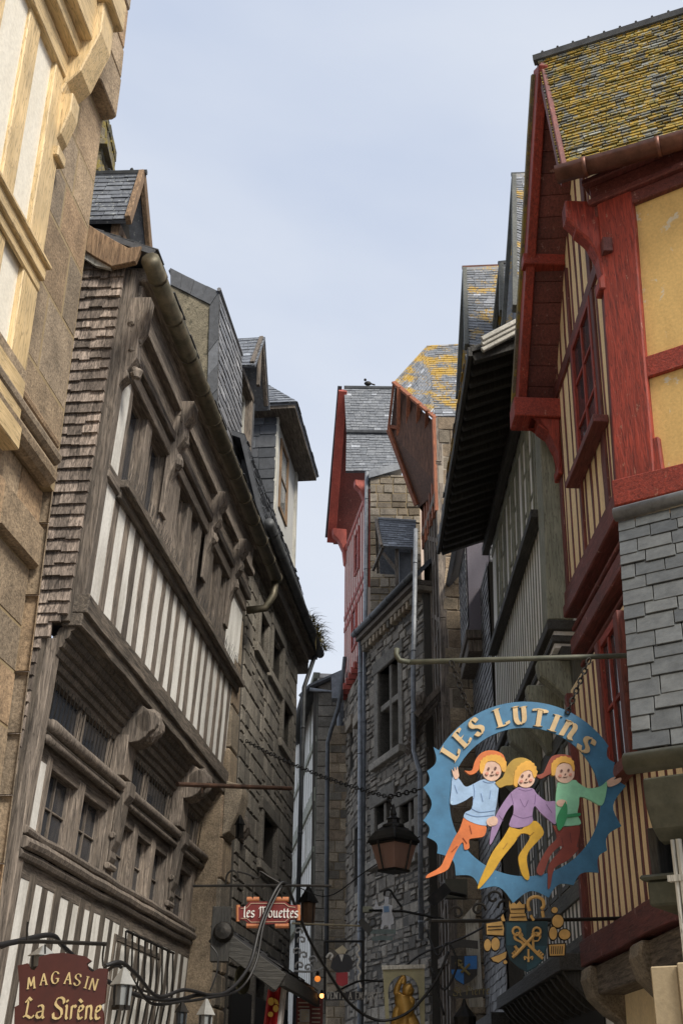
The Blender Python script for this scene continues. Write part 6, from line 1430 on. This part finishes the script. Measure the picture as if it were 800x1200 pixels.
# cables
CB = flatm('cable_black', (.012, .012, .013), .5)
def cable(pts, r, label, cat='cable'):
    q = [at_y(*p) for p in pts]; out = []
    for i in range(len(q)-1):
        a, b, c, d = q[max(i-1, 0)], q[i], q[i+1], q[min(i+2, len(q)-1)]
        for k in range(6):
            t = k/6; out.append(.5*((2*b)+(-a+c)*t+(2*a-5*b+4*c-d)*t*t+(-a+3*b-3*c+d)*t**3))
    out.append(q[-1]); m = MB(); m.tube(out, r, 7); tag(m.build('cable', CB, None, 0, True), label, cat, 'black cables strung across the street')
cable([(-20, 1112, 5.2), (18, 1104, 5.6), (60, 1096, 6.2), (75, 1110, 6.6), (110, 1140, 7.0), (160, 1166, 7.4), (205, 1172, 7.8), (232, 1166, 8.2), (265, 1163, 8.8), (292, 1132, 9.2), (305, 1085, 9.4), (322, 1045, 9.5), (334, 1035, 9.6), (346, 1062, 9.8), (362, 1100, 10.3), (385, 1140, 10.8), (412, 1178, 11.2), (445, 1196, 11.4), (480, 1185, 11.4), (510, 1150, 11.4), (525, 1115, 11.4)], .013, 'thick black cable looping over the red les Mouettes sign')
cable([(123, 1132, 6.4), (142, 1128, 6.5), (160, 1142, 6.8), (185, 1168, 7.2), (215, 1160, 7.8), (240, 1165, 8.3)], .011, 'black cable curling above the grey lantern on the left')
cable([(125, 1138, 6.5), (140, 1132, 6.5), (158, 1152, 6.9), (178, 1176, 7.2), (212, 1174, 7.8), (240, 1170, 8.3), (280, 1160, 9.1), (300, 1128, 9.3), (310, 1080, 9.4), (330, 1038, 9.55)], .009, 'thinner black cable running beside the thick looping one')
cable([(380, 1170, 13), (420, 1150, 12.5), (455, 1148, 12), (490, 1120, 12), (520, 1108, 12), (560, 1090, 12), (600, 1062, 12)], .010, 'black cable rising to the right behind the arched sign')
cable([(350, 1040, 14), (385, 1050, 13.5), (430, 1020, 13), (492, 980, 12.8)], .006, 'thin wire below the big street lantern')
cable([(500, 1090, 12), (512, 1120, 11.8), (524, 1105, 11.8), (535, 1130, 11.8), (520, 1160, 11.8), (505, 1135, 11.8), (520, 1190, 11.8)], .011, 'tangle of black cable left of the quartered shield')
cable([(247, 1108, 9.0), (255, 1120, 9.0), (254, 1140, 9.0), (246, 1162, 9.0)], .006, 'grey drooping wire on the stone pier')

# ================================================================ dark awning roof and shop on the left
aw0, aw1 = at_y(252, 1078, 10.6), at_y(372, 1163, 13.2); awz = .5
RAw = thing('awning_roof', 'dark sloping awning roof above the shop at lower left', 'awning', at_y(250, 1200, 11))
tl, tr_ = at_y(252, 1078, 10.9), at_y(280, 1092, 13.5)
bl_, br_ = at_y(330, 1135, 10.9), at_y(372, 1163, 13.4)
tr_ = tl+(br_-bl_); 
m = MB(); deck(m, bl_, br_, tr_, tl, .07, (1, 0, 1)); slates(m, bl_, br_, tr_, tl, .2, .25, .012, (1, 0, 1)); m.build('roof', slate('black_slate', (.016, .017, .018), (.03, .03, .032)), RAw)  # one near-black slate colour over the whole awning
m = MB(); m.beam(tl+V((0, -.03, -.12)), bl_+V((0, -.03, -.12)), .16, .05, V((0, -1, 0)), 3, .004); m.beam(bl_-Z*.08, br_-Z*.08, .12, .05, V((1, 0, 0)), 3, .004); m.beam(tl+V((.06, -.05, -.35)), tl+V((.06, -.05, .1)), .16, .1, V((0, -1, 0)), 2, .004); m.build('edge_boards', BLACKW, RAw, .005)
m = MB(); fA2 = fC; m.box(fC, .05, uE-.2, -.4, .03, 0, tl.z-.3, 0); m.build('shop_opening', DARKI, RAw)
m = MB(); m.lathe(at_y(262, 1092, 10.8), [(.02, -.1), (.07, -.06), (.09, .0), (.07, .05), (.02, .06)], 12, 0, V((0, -1, .1))); m.build('floodlight', IRON, RAw)
fl_ = F(at_y(318, 1180, 11.6), V((1, .1, 0)), V((0, -1, 0))); RFl = thing('flag', 'red flag with gold charges and white edge hanging under the awning', 'flag', at_y(318, 1215, 11.6)); PF = Panel(fl_, tm, RFl)
m = MB(); nn = 10; mm2 = MB()
for i in range(nn):
    def q(x, y, i): u, w = PF.uw(x, y); return fl_.P(u, .03*sin(i*1.3), w)
    x0, x1 = 540+80*i/nn, 540+80*(i+1)/nn; yb0, yb1 = 790+30*i/nn, 790+30*(i+1)/nn
    t0, t1 = 650+14*sin(i*.6), 650+14*sin((i+1)*.6); (m if i < 7 else mm2).prism([q(x0+20, t0, i), q(x1+20, t1, i+1), q(x1, yb1+20, i+1), q(x0, yb0+20, i)], V((0, .004, 0)))
m.build('flag_cloth', flatm('flag_red', (.38, .012, .015)), RFl); mm2.build('flag_edge', flatm('flag_white', (.55, .52, .5)), RFl)
PF.multi('gold_charges', [ell(572, 705, 14, 18, 9), ell(592, 735, 12, 16, 9), ell(570, 760, 12, 12, 8), [(585, 690), (600, 700), (606, 720), (590, 715)]], flatm('flag_gold', (.6, .36, .04)), .03, .036, 0)
m = MB(); pk = PF; 
for i in range(3):
    t_ = thing('menu_board', ('dark red menu board low on the shop front beside the awning', 'dark red price board right of the first menu board', 'white notice sheet under the awning end')[i], 'board', at_y((356, 372, 356)[i], (1200, 1200, 1198)[i], 13.6+.2*i), None)
    c = at_y((356, 371, 357)[i], (1186, 1184, 1190)[i], 13.5+.1*i-.3*(i == 2)); w_, h_ = ((.16, .28), (.13, .3), (.1, .12))[i]
    m = MB(); ff = F(c, V((1, 0, 0)), V((0, -1, 0))); m.box(ff, -w_/2, w_/2, -.03, 0, c.z-h_/2, c.z+h_/2, 0); m.build('board', (flatm('menu_red', (.13, .015, .012)), flatm('menu_red', (.13, .015, .012)), flatm('notice_grey', (.35, .35, .34)))[i], t_)
    m = MB()
    for k in range(6): m.box(ff, -w_*.38, w_*random.uniform(.1, .38), .001, .004, c.z-h_*.4+h_*.14*k, c.z-h_*.4+h_*.14*k+.012, 1)
    m.build('ruled_lines', flatm('menu_cream', (.4, .33, .25)), t_)
def glow(name, px, py, d, r, col, st, label):
    mm, N2, L2_, b2 = new_mat(name+'_bulb_light'); b2.inputs['Emission Color'].default_value = (*col, 1); b2.inputs['Emission Strength'].default_value = st; b2.inputs['Base Color'].default_value = (*col, 1)
    rt = thing('shop_lamp', label, 'lamp', at_y(px, py, d)); c = at_y(px, py, d); m = MB(); m.blob(c, r, 0, 10, 8); m.build('bulb', mm, rt, 0, True); m = MB(); m.lathe(c+Z*r*.8, [(r*.5, 0), (r*.6, r), (.01, r*1.6)], 8); m.build('socket', IRON, rt)
glow('orange', 377, 1167, 13.2, .024, (1, .42, .12), 2.5, 'orange glowing bulb at the awning tip')
glow('orange2', 372, 1147, 13.6, .032, (1, .3, .05), .5, 'dull orange lamp just above the awning tip')
# decorative shelves and goods seen dimly under the awning
m = MB(); cc = at_y(281, 1148, 12.0); m.lathe(cc, [(.10, 0), (.13, .02), (.13, .04), (.05, .05)], 16, 0, V((1, -.5, 0))); tag(m.build('wall_plate', flatm('olive_plate', (.10, .10, .06))), 'dull olive round plate hanging in the dark shop opening', 'plate')
RSc = thing('scrolled_sign', 'white scrollwork iron ornament left of the takeaway sign', 'ornament', at_y(352, 1145, 14.2)); fsc = F(at_y(352, 1120, 14.2), V((1, 0, 0)), V((0, -1, 0))); PSc = Panel(fsc, tw, RSc); m = MB()
for cx_, cy_, s_ in ((80, 300, 1), (100, 345, -1), (72, 400, 1), (110, 420, -1), (150, 440, 1), (90, 470, -1), (130, 480, 1)): PSc.line(m, [(cx_+s_*cos(t*.85)*(3+t*2.6), cy_+sin(t*.85)*(3+t*2.4)) for t in range(9)], .011, 0, 5)
PSc.line(m, [(60, 495), (120, 500), (180, 492), (205, 480)], .012, 0); m.build('scrollwork', flatm('scroll_white', (.42, .42, .41)), RSc)
RBx = thing('junction_box', 'small pale junction box on the pipe by the waiter sign', 'box', at_y(426, 1065, 16)); m = MB(); m.box(F(at_y(431, 1066, 14.4), V((1, 0, 0)), V((0, -1, 0))), -.06, .05, -.08, 0, at_y(431, 1069, 14.4).z, at_y(431, 1062, 14.4).z, 0); m.build('box', flatm('box_cream', (.36, .36, .26)), RBx, .005)
m = MB(); P1 = Panel(F(at_y(400, 1083, 13.6), V((1, 0, 0)), V((0, -1, 0))), lambda x, y: (x, y), None); P1.line(m, [(342, 1082), (422, 1085)], .010, 0, 6, 1); tag(m.build('sign_rod', flatm('rod_straw', (.40, .33, .20))), 'straw coloured thin rod right of the les Mouettes sign', 'rod')
m = MB(); P1.line(m, [(422, 1078), (434, 1092)], .05, 0, 4, 1); P1.line(m, [(432, 1078), (438, 1076), (440, 1083), (434, 1086)], .012, 0); tag(m.build('spotlight', flatm('spot_grey', (.09, .09, .085))), 'grey floodlight with ring at the end of the straw rod', 'spotlight')
m = MB(); b0_ = at_y(505, 1060, 13.5); m.beam(at_y(524, 1040, 13.2), at_y(504, 1058, 13.2), .11, .1, V((0, -1, 0)), 2, 0); m.tube([at_y(520, 1045, 13.2), at_y(545, 1050, 13.4)], .02, 6); tag(m.build('floodlight', IRON), 'black angled floodlight on the stone wall below the sign leg', 'spotlight')
for px, py in ((533, 1030),): 
    m = MB(); m.box(F(at_y(px, py, 14.5), V((1, 0, 0)), V((0, -1, 0))), -.12, .14, -.15, .0, at_y(px, 1052, 14.5).z, at_y(px, 1030, 14.5).z, 0); tag(m.build('wall_box', flatm('box_olive', (.075, .07, .045))), 'square olive box on the wall under the elves sign', 'box')
